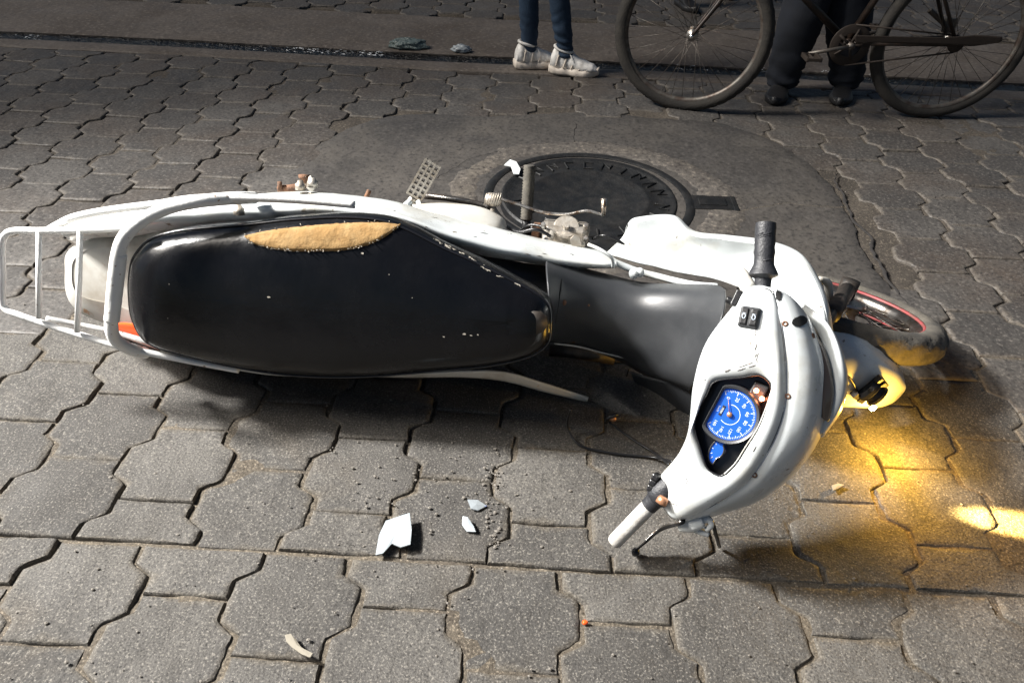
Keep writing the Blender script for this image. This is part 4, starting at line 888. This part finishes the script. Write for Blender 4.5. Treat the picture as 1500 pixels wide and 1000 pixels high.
# the bulb's warm glow; beam and spill are added spots standing off the bulb
pl = bpy.data.lights.new('bulb_light', 'POINT'); pl.energy = 1.5; pl.color = (1, .55, .07); pl.shadow_soft_size = .008; po = bpy.data.objects.new('bulb_light', pl); COL.objects.link(po); po.location = LPt+LN*.07+V((.03, -.03, .02))
tgt = g(1480, 765); spot = g(1480, 765)+V((-.72, .10, .24))  # spot placed apart from the bulb to hit the pool
sl_ = bpy.data.lights.new('added_beam_light', 'SPOT'); sl_.energy = 800; sl_.color = (1, .66, .20); sl_.spot_size = R(6.5); sl_.spot_blend = .8; sl_.shadow_soft_size = .008
spo = bpy.data.objects.new('added_beam_light', sl_); COL.objects.link(spo); spo.location = spot; spo.rotation_euler = (tgt-spot).to_track_quat('-Z', 'Y').to_euler()

spl = bpy.data.lights.new('added_amber_spill', 'SPOT'); spl.energy = 1.3; spl.color = (1, .48, .06); spl.spot_size = R(120); spl.spot_blend = .8; spl.shadow_soft_size = .05  # added wide spot for the amber spill, no reflector is built
spo = bpy.data.objects.new('added_amber_spill', spl); COL.objects.link(spo); spo.location = g(1275, 628, .20); spo.rotation_euler = (g(1400, 740)-spo.location).to_track_quat('-Z', 'Y').to_euler()

# ================================================================== DEBRIS
def shard(name, px, label, catg, mt, z=.012, th=.003, group=None, tilt=(0, 0), curl=0.0):
    P = [g(x, y, 0) for x, y in px]; c = sum(P, V((0, 0, 0)))/len(P)
    top_ = [V((p.x, p.y, z+(p.x-c.x)*tilt[0]+(p.y-c.y)*tilt[1]+curl*((p-c).length**2))) for p in P]; n = len(P)
    mid = V((c.x, c.y, z+.002)); vs_ = top_+[p-V((0, 0, th)) for p in top_]+[mid, mid-V((0, 0, th))]
    fs_ = [(i, (i+1) % n, 2*n) for i in range(n)]+[((i+1) % n+n, i+n, 2*n+1) for i in range(n)]+[(i, i+n, (i+1) % n+n, (i+1) % n) for i in range(n)]
    o = mk(name, [p-0*V((0,0,0)) for p in vs_], fs_, mt, None, smooth=False); return tag(o, label, catg, group)
shard('plastic_shard', [(551, 818), (556, 790), (566, 770), (588, 764), (601, 761), (604, 785), (602, 806), (588, 809), (575, 803), (562, 816)], 'largest broken piece of white plastic, left of the centre on the pavers', 'plastic shard', M_shard, .018, tilt=(.10, .05))
shard('plastic_shard', [(685, 738), (700, 737), (713, 743), (700, 750), (690, 749)], 'upper of two small white plastic shards beside the wide joint below the seat', 'plastic shard', M_shard, .010, tilt=(-.2, .2))
shard('plastic_shard', [(678, 762), (685, 764), (694, 776), (697, 783), (684, 781), (677, 772)], 'lower of two small white plastic shards beside the wide joint below the seat', 'plastic shard', M_shard, .012, tilt=(.2, .3))
shard('plastic_shard', [(738, 252), (747, 247), (756, 250), (762, 258), (760, 263), (752, 262), (748, 254)], 'curved white plastic fragment lying against the manhole frame behind the foot peg', 'plastic shard', M_white, .03, tilt=(.1, .2))
shard('dry_leaf', [(419, 936), (428, 934), (436, 944), (446, 957), (460, 963), (456, 969), (444, 964), (430, 954), (421, 945)], 'pale dried leaf on the pavers at the lower left', 'leaf', M_leaf, .014, curl=1.5)
shard('dry_leaf', [(1216, 716), (1226, 713), (1234, 716), (1226, 720), (1218, 724)], 'small curled scrap in the yellow lamp light', 'leaf', M_leaf, .012, curl=6)
oc = MB(); blob(oc, g(857, 911, .004), .006, 3, 2, .6); tag(oc.obj('orange_fragment', M_orange), 'tiny orange lens fragment on the joint near the bottom centre', 'fragment')
pm = MB(); rp_ = random.Random(5)
for i in range(380):
    if i < 120: x, y = rp_.gauss(620, 110), rp_.gauss(720, 50)
    elif i < 210: x, y = rp_.gauss(722, 9), rp_.uniform(650, 800)
    else: x, y = rp_.uniform(0, 1500), 1000-820*rp_.random()**1.5
    if y < 130: continue
    p = g(x, y, .002); r_ = rp_.uniform(.001, .0035) if rp_.random() < .9 else rp_.uniform(.0035, .005)
    blob(pm, p+V((0, 0, r_*.4)), r_, i, 1, .7)
tag(pm.obj('grit', M_peb, smooth=False), 'loose grit and tiny stone chips scattered over the pavers', 'grit', kind='stuff')
fk_ = MB()  # bright scraps imitate glints on the water
for i in range(260):
    x = rp_.uniform(415, 560) if i < 170 else rp_.choice([rp_.uniform(1110, 1150), rp_.uniform(1180, 1290), rp_.uniform(20, 60), rp_.uniform(320, 400), rp_.uniform(990, 1040)])
    y = 50+.049*x+rp_.uniform(-1, 6)-(0 if x < 900 else .02*(x-900)); c_ = g(x, y, -.004); e_ = rp_.uniform(.006, .018); fk_.add([c_+V((rp_.uniform(-1, 1)*e_, rp_.uniform(-.4, .4)*e_, rp_.uniform(0, .4)*e_)) for _ in range(3)], [(0, 1, 2)])
tag(fk_.obj('painted_glint_flecks', M_glint, smooth=False), 'pale flecks standing in for glints on the gutter water', 'litter', kind='stuff')
# litter in the gutter
def bag(name, px, py, rx, ry, rz, seed_, label, mt):
    bm = bmesh.new(); bmesh.ops.create_icosphere(bm, subdivisions=4, radius=1); c = g(px, py, -.02)
    for v in bm.verts:
        k_ = 1+.35*noise.noise(v.co*2.2+V((seed_, 0, 0)))+.16*abs(noise.noise(v.co*6+V((0, seed_, 0)))); v.co = V((c.x+v.co.x*rx*k_, c.y+v.co.y*ry*k_, max(-.01, rz*.4+v.co.z*rz*k_)))
    me = bpy.data.meshes.new(name); bm.to_mesh(me); bm.free(); me.materials.append(mt); o = bpy.data.objects.new(name, me); COL.objects.link(o); me.polygons.foreach_set('use_smooth', [True]*len(me.polygons)); return tag(o, label, 'litter')
bag('plastic_bag', 598, 74, .105, .05, .028, 2, 'crumpled grey green plastic bag in the gutter, left of the sneakers', M_bag)
bag('plastic_scrap', 676, 80, .05, .03, .022, 9, 'small pale crumpled plastic scrap in the gutter nearest the sneakers', M_shard)

# ================================================================== BICYCLE
bw0, bw1 = g(996, 160), g(1352, 171)
bx = (bw1-bw0).normalized(); bw0.z = bw1.z = 0
by = V((-bx.y, bx.x, 0)); bz = V((0, 0, 1)); RB = .338
bi = thing('bicycle', 'dark rusty bicycle standing beside the gutter', 'bicycle', (bw0+bw1)/2)
def bike_wheel(C, ax, name, kn):
    w = bpy.data.objects.new(name, None); COL.objects.link(w); w.parent = bi; w.location = C-absloc(bi); w.empty_display_size = .1
    xd = V((0, 0, 1)); th_ = .027; rt = RB-th_; prof = [(rt+math.cos(R(-130+260*k/12))*th_, math.sin(R(-130+260*k/12))*th_) for k in range(13)]; n = 180
    mb = MB(); mb.lathe(prof, C, ax, n, xd, cap=False)
    for i in range(n):
        for k in range(13):
            if abs(k-6) <= 4 and (i//2+(k % 2)) % 2: idx = k*n+i; mb.v[idx] += (mb.v[idx]-C).normalized()*.005*kn
    mb.obj('tyre', M_btyre, w, auto=50)
    yd = ax.cross(xd).normalized(); rr_ = rt-.018
    rm = MB(); rm.lathe([(rr_+.006, -.013), (rr_, -.014), (rr_-.010, -.008), (rr_-.012, 0), (rr_-.010, .008), (rr_, .014), (rr_+.006, .013)], C, ax, 96, xd, cap=False); rm.obj('rim', M_bsteel, w)
    sp = MB()
    for i in range(36):
        a_ = 2*math.pi*i/36; sgn = 1 if i % 2 else -1; b_ = a_+(.9 if (i//2) % 2 else -.9)
        sp.tube([C+ax*.028*sgn+(xd*math.cos(b_)+yd*math.sin(b_))*.022, C+(xd*math.cos(a_)+yd*math.sin(a_))*(rr_-.010)], .0014, 4)
    sp.obj('spokes', M_bsteel, w)
    hb = MB(); hb.lathe([(0, -.05), (.006, -.05), (.008, -.036), (.024, -.032), (.024, -.026), (.013, -.02), (.013, .02), (.024, .026), (.024, .032), (.008, .036), (.006, .05), (0, .05)], C, ax, 20, xd); hb.obj('hub', M_steel, w)
    return w
C0 = bw0+bz*RB; C1 = bw1+bz*RB
fax = (by+bx*.28).normalized()
bike_wheel(C0, fax, 'front_wheel', 1.0); bike_wheel(C1, by, 'rear_wheel', .35)
def bp(x, z, y=0): return (bw0+bx*x+by*y)+bz*z
wb = (bw1-bw0).length
BB = onplane(1240, 62, C1, by); bbx, bbz = (BB-bw0).dot(bx), BB.z
fr = MB(); hx, hz = .20, .86
fr.tube([bp(hx-.02, hz-.16), bp(bbx, bbz)], .016, 10); fr.tube([bp(bbx, bbz), bp(bbx+.20, bbz+.52)], .015, 10); fr.tube([bp(hx-.045, hz-.06), bp(bbx+.17, bbz+.46)], .014, 10)
for s_ in (1, -1):
    fr.tube([bp(bbx, bbz, .02*s_), bp(wb, RB, .05*s_)], .009, 8); fr.tube([bp(bbx+.17, bbz+.46, .02*s_), bp(wb, RB, .05*s_)], .008, 8)
fr.tube([bp(hx-.01, hz-.2), bp(hx-.055, hz-.02)], .019, 12); fr.lathe([(0, -.035), (.02, -.035), (.02, .035), (0, .035)], bp(bbx, bbz), by, 16)
fr.obj('frame', M_frame, bi)
fo = MB(); fdir = (bp(hx-.01, hz-.2)-C0)
for s_ in (1, -1): fo.tube([C0+fax*.05*s_, C0+fdir*.45+fax*.05*s_+bx*.01, C0+fdir*.82+fax*.045*s_, C0+fdir*.9], [.007, .011, .013, .014], 10, smooth=14)
fo.tube([C0+fdir*.86, bp(hx-.07, hz+.05)], .012, 10); fo.obj('fork', M_frame, bi)
cs = C0-fax*.052; ax_n = MB(); ax_n.lathe([(0, .0), (.009, 0), (.009, .012), (0, .012)], cs-fax*.008, fax, 6); ax_n.obj('axle_nut', M_chrome, bi)
hbr = MB(); hbr.tube([bp(hx+.05, hz+.13, .30), bp(hx-.06, hz+.10, .22), bp(hx-.07, hz+.06, .0), bp(hx-.06, hz+.10, -.22), bp(hx+.05, hz+.13, -.30)], .011, 10, smooth=30); hbr.obj('handlebar', M_steel, bi)
sd_ = MB(); sd_.tube([bp(bbx+.07, bbz+.58), bp(bbx+.16, bbz+.60), bp(bbx+.30, bbz+.61), bp(bbx+.34, bbz+.60)], [.018, .04, .075, .06], 14, smooth=16, flat=.45); sd_.tube([bp(bbx+.20, bbz+.50), bp(bbx+.215, bbz+.60)], .012, 8); sd_.obj('saddle', M_blk, bi)
ck = MB(); ck.lathe([(.05, -.002), (.085, -.002), (.088, 0), (.085, .002), (.05, .002), (.05, -.002)], bp(bbx, bbz, -.045), by, 36)
for k in range(5): a_ = 2*math.pi*k/5; ck.tube([bp(bbx, bbz, -.045), bp(bbx+.07*math.cos(a_), bbz+.07*math.sin(a_), -.045)], .006, 6)
ck.obj('chainring', M_brust, bi)
cr_ = MB(); pe = onplane(1184, 79, bp(bbx, bbz, -.07), by); cr_.tube([bp(bbx, bbz, -.062), pe], .0085, 8); pe2 = bp(bbx+(bbx-(pe-bw0).dot(bx)), bbz+(bbz-pe.z), .07); cr_.tube([bp(bbx, bbz, .06), pe2], .0085, 8); cr_.lathe([(0, -.07), (.014, -.07), (.014, .07), (0, .07)], bp(bbx, bbz), by, 14); cr_.obj('crank', M_bsteel, bi)
for pt_, s_ in ((pe, -1), (pe2, 1)):
    pd = MB(); c_ = pt_+by*.05*s_; pd.tube([pt_, pt_+by*.09*s_], .006, 8)
    for q_ in (-1, 1): pd.box(c_+bx*.028*q_, bx, by, bz, .012, .08, .018)
    pd.box(c_+by*.038, bx, by, bz, .062, .006, .014); pd.box(c_-by*.038, bx, by, bz, .062, .006, .014); pd.obj('pedal', M_brust, bi, smooth=False, bev=.002)
cg = MB(); rows = [[onplane(x, y, bp(0, 0, -.06), by) for x, y in r] for r in ([(1252, 52), (1290, 53), (1380, 55), (1430, 52), (1468, 54)], [(1252, 58), (1290, 57), (1380, 58), (1430, 58), (1465, 62)], [(1254, 64), (1290, 63), (1380, 66), (1420, 68), (1440, 66)])]
a, f = loft(rows, 30, 6); mk('chain_guard', a, f, M_brust, bi, solid=.004)
chn = MB(); chn.tube([bp(bbx, bbz+.085, -.045), bp(wb, RB+.035, -.045)], .004, 6); chn.tube([bp(bbx, bbz-.085, -.045), bp(wb, RB-.035, -.045)], .004, 6); chn.lathe([(0, -.003), (.035, -.003), (.035, .003), (0, .003)], C1-by*.045, by, 24); chn.obj('chain', M_brust, bi)
bkt = MB(); bkt.tube([onplane(1370, 20, C1, by)+by*.06, onplane(1400, 48, C1, by)+by*.06], .012, 8); bkt.box(C1+by*.06+bz*.05, bx, by, bz, .05, .02, .06); bkt.obj('rear_brake', M_bsteel, bi, smooth=False, bev=.003)

# ================================================================== PEOPLE
def skin_mesh(name, nodes, edges, mt, parent, sub=2):
    me = bpy.data.meshes.new(name); keys = list(nodes); off = absloc(parent)
    me.from_pydata([tuple(V(nodes[k][0])-off) for k in keys], [(keys.index(a), keys.index(b)) for a, b in edges], []); o = bpy.data.objects.new(name, me); COL.objects.link(o)
    s = o.modifiers.new('skin', 'SKIN'); s.use_smooth_shade = True
    for i, k in enumerate(keys):
        r_ = nodes[k][1]; r_ = r_ if isinstance(r_, tuple) else (r_, r_); me.skin_vertices[0].data[i].radius = r_; me.skin_vertices[0].data[i].use_root = (i == 0)
    ss = o.modifiers.new('sub', 'SUBSURF'); ss.levels = sub
    dg = bpy.context.evaluated_depsgraph_get(); m2 = bpy.data.meshes.new_from_object(o.evaluated_get(dg)); bpy.data.objects.remove(o)
    m2.materials.clear(); m2.materials.append(mt); m2.polygons.foreach_set('use_smooth', [True]*len(m2.polygons)); o = bpy.data.objects.new(name, m2); COL.objects.link(o); o.parent = parent; return o
def person(label, footL, footR, face, hgt, m_trouser, m_top, shoe_fn, kneeL=None, kneeR=None, hands=None, leg_r=1.0, hem=0.):
    """footL/footR: ankle ground points; face: heading"""
    c = (footL+footR)/2; c.z = 0; face = V(face).normalized(); side = V((-face.y, face.x, 0)); k = hgt/1.7
    po = thing('person', label, 'person', c)
    P = lambda x, y, z: c+face*x*k+side*y*k+V((0, 0, z*k))
    kL = kneeL or (V((footL.x, footL.y, 0))*.5+V((P(.03, .09, 0).x, P(.03, .09, 0).y, 0))*.5+V((0, 0, .48*k))); kR = kneeR or (V((footR.x, footR.y, 0))*.5+V((P(.03, -.09, 0).x, P(.03, -.09, 0).y, 0))*.5+V((0, 0, .48*k)))
    aL, aR = footL+V((0, 0, .09*k)), footR+V((0, 0, .09*k))
    hL, hR = P(0, .095, .88), P(0, -.095, .88)
    handL = hands[0] if hands else P(.05, .27, .78); handR = hands[1] if hands else P(.05, -.27, .78)
    elL = (P(0, .20, 1.38)+handL)/2+side*.03-face*.05; elR = (P(0, -.20, 1.38)+handR)/2-side*.03-face*.05
    nd = {'pel': (P(0, 0, .92), (.13*k, .10*k)), 'waist': (P(0, 0, 1.08), (.12*k, .09*k)), 'chest': (P(.01, 0, 1.28), (.14*k, .10*k)), 'neck0': (P(0, 0, 1.43), .055*k), 'neck': (P(.01, 0, 1.50), .05*k), 'head': (P(.03, 0, 1.58), .075*k), 'crown': (P(.02, 0, 1.66), .07*k),
          'hL': (hL, .085*k), 'hR': (hR, .085*k), 'kL': (kL, .052*k), 'kR': (kR, .052*k), 'aL': (aL, .030*k), 'aR': (aR, .030*k), 'toL': (footL+face*.055+V((0, 0, .035)), .012), 'toR': (footR+face*.055+V((0, 0, .035)), .012),
          'sL': (P(0, .17, 1.40), .05*k), 'sR': (P(0, -.17, 1.40), .05*k), 'eL': (elL, .038*k), 'eR': (elR, .038*k), 'wL': (handL, (.026, .018)), 'wR': (handR, (.026, .018))}
    ed_ = [('pel', 'waist'), ('waist', 'chest'), ('chest', 'neck0'), ('neck0', 'neck'), ('neck', 'head'), ('head', 'crown'), ('pel', 'hL'), ('pel', 'hR'), ('hL', 'kL'), ('hR', 'kR'), ('kL', 'aL'), ('kR', 'aR'), ('aL', 'toL'), ('aR', 'toR'), ('chest', 'sL'), ('chest', 'sR'), ('sL', 'eL'), ('sR', 'eR'), ('eL', 'wL'), ('eR', 'wR')]
    for sd2, w_, e_ in (('L', handL, elL), ('R', handR, elR)):
        dv = (w_-e_).normalized(); sv = dv.cross(side).normalized()
        if sv.length < .1: sv = face
        nd['p'+sd2] = (w_+dv*.06, (.036, .014)); ed_.append(('w'+sd2, 'p'+sd2))
        for fi, (o_2, ln) in enumerate(((-.030, .062), (-.010, .072), (.010, .068), (.028, .052))):
            a1 = w_+dv*.095+sv*o_2; b1 = w_+dv*(.095+ln*.6)+sv*o_2+side*.012*(1 if sd2 == 'R' else -1); nd[f'f{sd2}{fi}a'] = (a1, .0095); nd[f'f{sd2}{fi}b'] = (b1, .0085); ed_ += [('p'+sd2, f'f{sd2}{fi}a'), (f'f{sd2}{fi}a', f'f{sd2}{fi}b')]
        nd[f't{sd2}a'] = (w_+dv*.05+sv*-.05, .0105); nd[f't{sd2}b'] = (w_+dv*.085+sv*-.062, .009); ed_ += [('w'+sd2, f't{sd2}a'), (f't{sd2}a', f't{sd2}b')]
    skin_mesh('body', nd, ed_, M_skin, po)
    trn = {'pel': (P(0, 0, .93), (.155*k, .12*k)), 'waist': (P(0, 0, 1.02), (.145*k, .11*k)), 'hL': (hL, .10*k), 'hR': (hR, .10*k), 'kL': (kL, .066*k*leg_r), 'kR': (kR, .066*k*leg_r), 'cL': (kL*.45+aL*.55, .062*k*leg_r), 'cR': (kR*.45+aR*.55, .062*k*leg_r), 'aL': (aL+V((0, 0, .02)), .047*k*leg_r), 'aR': (aR+V((0, 0, .02)), .047*k*leg_r), 'bL': (aL+V((0, 0, -.012-hem)), .050*k*leg_r), 'bR': (aR+V((0, 0, -.012-hem)), .050*k*leg_r)}
    tr_o = skin_mesh('trousers', trn, [('pel', 'waist'), ('pel', 'hL'), ('pel', 'hR'), ('hL', 'kL'), ('hR', 'kR'), ('kL', 'cL'), ('kR', 'cR'), ('cL', 'aL'), ('cR', 'aR'), ('aL', 'bL'), ('aR', 'bR')], m_trouser, po, 3)
    for v in tr_o.data.vertices:   # folds gathering at the ankle
        z = v.co.z; w_ = max(0, 1-(z-.05)/.28); fold = math.sin(z*120+8*noise.noise(v.co*7)); v.co += V((noise.noise(v.co*30), noise.noise(v.co*30+V((4, 4, 4))), 0))*.003+V((v.co.x-(footL.x-c.x if abs(v.co.x-(footL.x-c.x)) < abs(v.co.x-(footR.x-c.x)) else footR.x-c.x), v.co.y, 0))*(.10*w_*fold)
    tpn = {'a': (P(0, 0, .96), (.155*k, .12*k)), 'b': (P(0, 0, 1.10), (.145*k, .11*k)), 'c': (P(.01, 0, 1.30), (.165*k, .125*k)), 'd': (P(0, 0, 1.43), .07*k), 'sL': (P(0, .175, 1.40), .065*k), 'sR': (P(0, -.175, 1.40), .065*k), 'eL': (P(0, .175, 1.40)*.5+elL*.5, .055*k), 'eR': (P(0, -.175, 1.40)*.5+elR*.5, .055*k)}
    skin_mesh('shirt', tpn, [('a', 'b'), ('b', 'c'), ('c', 'd'), ('c', 'sL'), ('c', 'sR'), ('sL', 'eL'), ('sR', 'eR')], m_top, po)
    hr = MB(); blob(hr, P(.0, 0, 1.64), .10*k, 4, 3, 1.05, .12); hr.obj('hair', M_hair, po)
    fx = MB(); hc = P(.03, 0, 1.585)
    fx.tube([hc+face*.085*k+V((0, 0, .02)), hc+face*.112*k-V((0, 0, .012))], [.006, .011], 8)
    for s_ in (1, -1): fx.lathe([(0, .004), (.012, 0), (.012, -.01)], hc+side*.083*k*s_, side*s_, 10)
    fx.obj('face_features', M_skin, po)
    ey = MB()
    for s_ in (1, -1): ey.lathe([(0, .003), (.008, 0), (.009, -.006)], hc+face*.083*k+side*.03*s_+V((0, 0, .018)), face, 10)
    ey.obj('eyes', M_hole, po)
    shoe_fn(po, footL, face if not isinstance(face, list) else face, 1); shoe_fn(po, footR, face, -1)
    return po
def sneaker(po, F_, face, s_, L=.275, w=.047, mu=None, ms=None, chunky=1.0, hi=.085):
    mu = mu or M_shoe; ms = ms or M_sole; side = V((-face.y, face.x, 0)); up = V((0, 0, 1)); heel = F_-face*.075
    root = bpy.data.objects.new('shoe', None); COL.objects.link(root); root.parent = po; root.location = V((F_.x, F_.y, 0))-absloc(po); root.empty_display_size = .05
    # stations along the foot: t, half width, top height
    hs_ = hi/.085; st = [(0, .55, .060), (.03, .78, hi), (.12, .86, hi+.012), (.24, .84, hi+.008), (.36, .84, hi-.004), (.5, .92, .074*hs_), (.64, 1.02, .061*hs_), (.78, 1.04, .052*hs_), (.9, .86, .044*hs_), (.97, .55, .034*hs_), (1.0, .2, .022)]
    def sect(t, hw, z0_, z1, n=18):
        out_ = []
        for j in range(n):
            a_ = 2*math.pi*j/n; cx_, sz_ = math.cos(a_), math.sin(a_); p_ = 2.6
            x = math.copysign(abs(cx_)**(2/p_), cx_)*hw*w; z = (z0_+z1)/2+math.copysign(abs(sz_)**(2/p_), sz_)*(z1-z0_)/2
            taper_ = 1 if sz_ < 0 else 1-.38*max(0, sz_)*(1 if t < .5 else .6)
            out_.append(heel+face*(t*L)+side*(x*taper_)+up*z)
        return out_
    rows = [sect(t, hw, .026, z1) for t, hw, z1 in st]
    A = [cat([r[j] for r in rows], 40) for j in range(18)]; rows = [[A[j][i] for j in range(18)] for i in range(40)]
    for i, r in enumerate(rows):
        for j, p in enumerate(r): r[j] = p+(p-(heel+face*(i/39*L)+up*.05)).normalized()*(.0014*math.sin(i*1.1)*chunky+.003*noise.noise(p*45)*chunky)
    a, f = grid(rows, True); f += [tuple(range(18)), tuple(39*18+j for j in range(18))]; mk('upper', a, f, mu, root)
    rows = []
    for i in range(40):
        t = i/39; hw = cat([V((x[1], 0, 0)) for x in st], 40)[i].x*1.10+.04; lift = .012*max(0, (t-.78)/.22)**2+.006*max(0, (.1-t)/.1); ch = .0022*chunky*math.sin(t*26)
        rows.append([heel-face*.006+face*(t*(L+.012))+side*(hw*w+ch*.5)*q_+up*(z_+lift) for q_, z_ in ((-.92, .002), (-1, .012), (-1.02, .022+ch*.4), (-.93, .036+ch), (.93, .036+ch), (1.02, .022+ch*.4), (1, .012), (.92, .002))])
    a, f = grid(rows, True); f += [tuple(range(8)), tuple(39*8+j for j in range(8))]; mk('sole', a, f, ms, root)
    lc = MB()
    for k in range(5):
        t = .36+k*.055; z_ = (.090-.009*k)*hs_; lc.tube([heel+face*(t*L)+side*.024+up*(z_-.008), heel+face*(t*L+.006)+up*(z_+.004), heel+face*(t*L)-side*.024+up*(z_-.008)], .0032, 6, smooth=8)
    lc.tube([heel+face*(.36*L)+up*.09, heel+face*(.42*L)+side*.03+up*.105, heel+face*(.47*L)+side*.045+up*.085], .0026, 5, smooth=10); lc.tube([heel+face*(.36*L)+up*.09, heel+face*(.43*L)-side*.03+up*.103, heel+face*(.48*L)-side*.046+up*.082], .0026, 5, smooth=10)
    lc.obj('laces', mu, root)
    if chunky > 1:
        for k, (t_, h0_, h1_) in enumerate(((.14, .045, .10), (.30, .04, .085), (.46, .038, .07), (.62, .036, .058), (.78, .034, .05))):
            sm_ = MB(); sm_.tube([heel+face*((t_+.05*q_)*L)-side*(w*.97*(1-.18*q_))+up*(h0_+(h1_-h0_)*q_) for q_ in (0, .5, 1)], .0042, 6, smooth=8); sm_.obj('overlay', ms, root)
    cl_ = MB(); cl_.tube([heel+face*(.13+.0)*L*1.0+side*.034*math.cos(t)+face*(.045*math.sin(t)+.03)+up*(hi+.010-.012*math.sin(t)) for t in [2*math.pi*i/20 for i in range(20)]], .0075, 8, True); cl_.obj('collar', mu, root)
# person in white sneakers
fA, fB = g(775, 99), g(827, 108)
def sh_white(po, F_, face, s_):
    a_ = R(16 if s_ > 0 else -12); fc_ = V((math.cos(a_), math.sin(a_), 0)); sneaker(po, F_, fc_, s_, L=.245, w=.044, chunky=1.3, hi=.112)
person('person in tight navy jeans and chunky white sneakers standing at the gutter', fA, fB, (1, -.22, 0), 1.62, M_denim, M_shirt, sh_white, kneeL=onplane(774, -18, fA, V((0, 1, 0))), kneeR=onplane(818, -12, fB, V((0, 1, 0))), leg_r=.88)
# person in dark jeans walking with the bicycle
def sh_dark(po, F_, face, s_): sneaker(po, F_, face, s_, L=.27, w=.045, mu=M_bshoe, ms=M_bshoe, chunky=.3, hi=.075)
fC, fD = g(1140, 138), g(1232, 139)
person('person in loose dark blue jeans and black shoes behind the bicycle', fD, fC, (-.35, -.94, 0), 1.72, M_denimk, M_shirt, sh_dark, kneeL=onplane(1246, -40, fD, V((0, 1, 0))), kneeR=onplane(1196, -40, fC, V((0, 1, 0))), leg_r=1.75, hem=.055)
fE, fF_ = g(1000, 10), g(1052, -8)
person('person of whom only a dark shoe shows beyond the bicycle front wheel', fF_, fE, (.3, -.95, 0), 1.7, M_denimk, M_shirt, sh_dark, leg_r=1.1)
# repeats share a group
for o in COL.objects:
    c_ = o.get('category')
    if o.parent is None and c_ == 'plastic shard': o['group'] = 'broken plastic pieces on the ground'
    if o.parent is None and c_ == 'person': o['group'] = 'bystanders at the gutter'
    if o.parent is None and c_ == 'leaf': o['group'] = 'small dry scraps on the pavers'
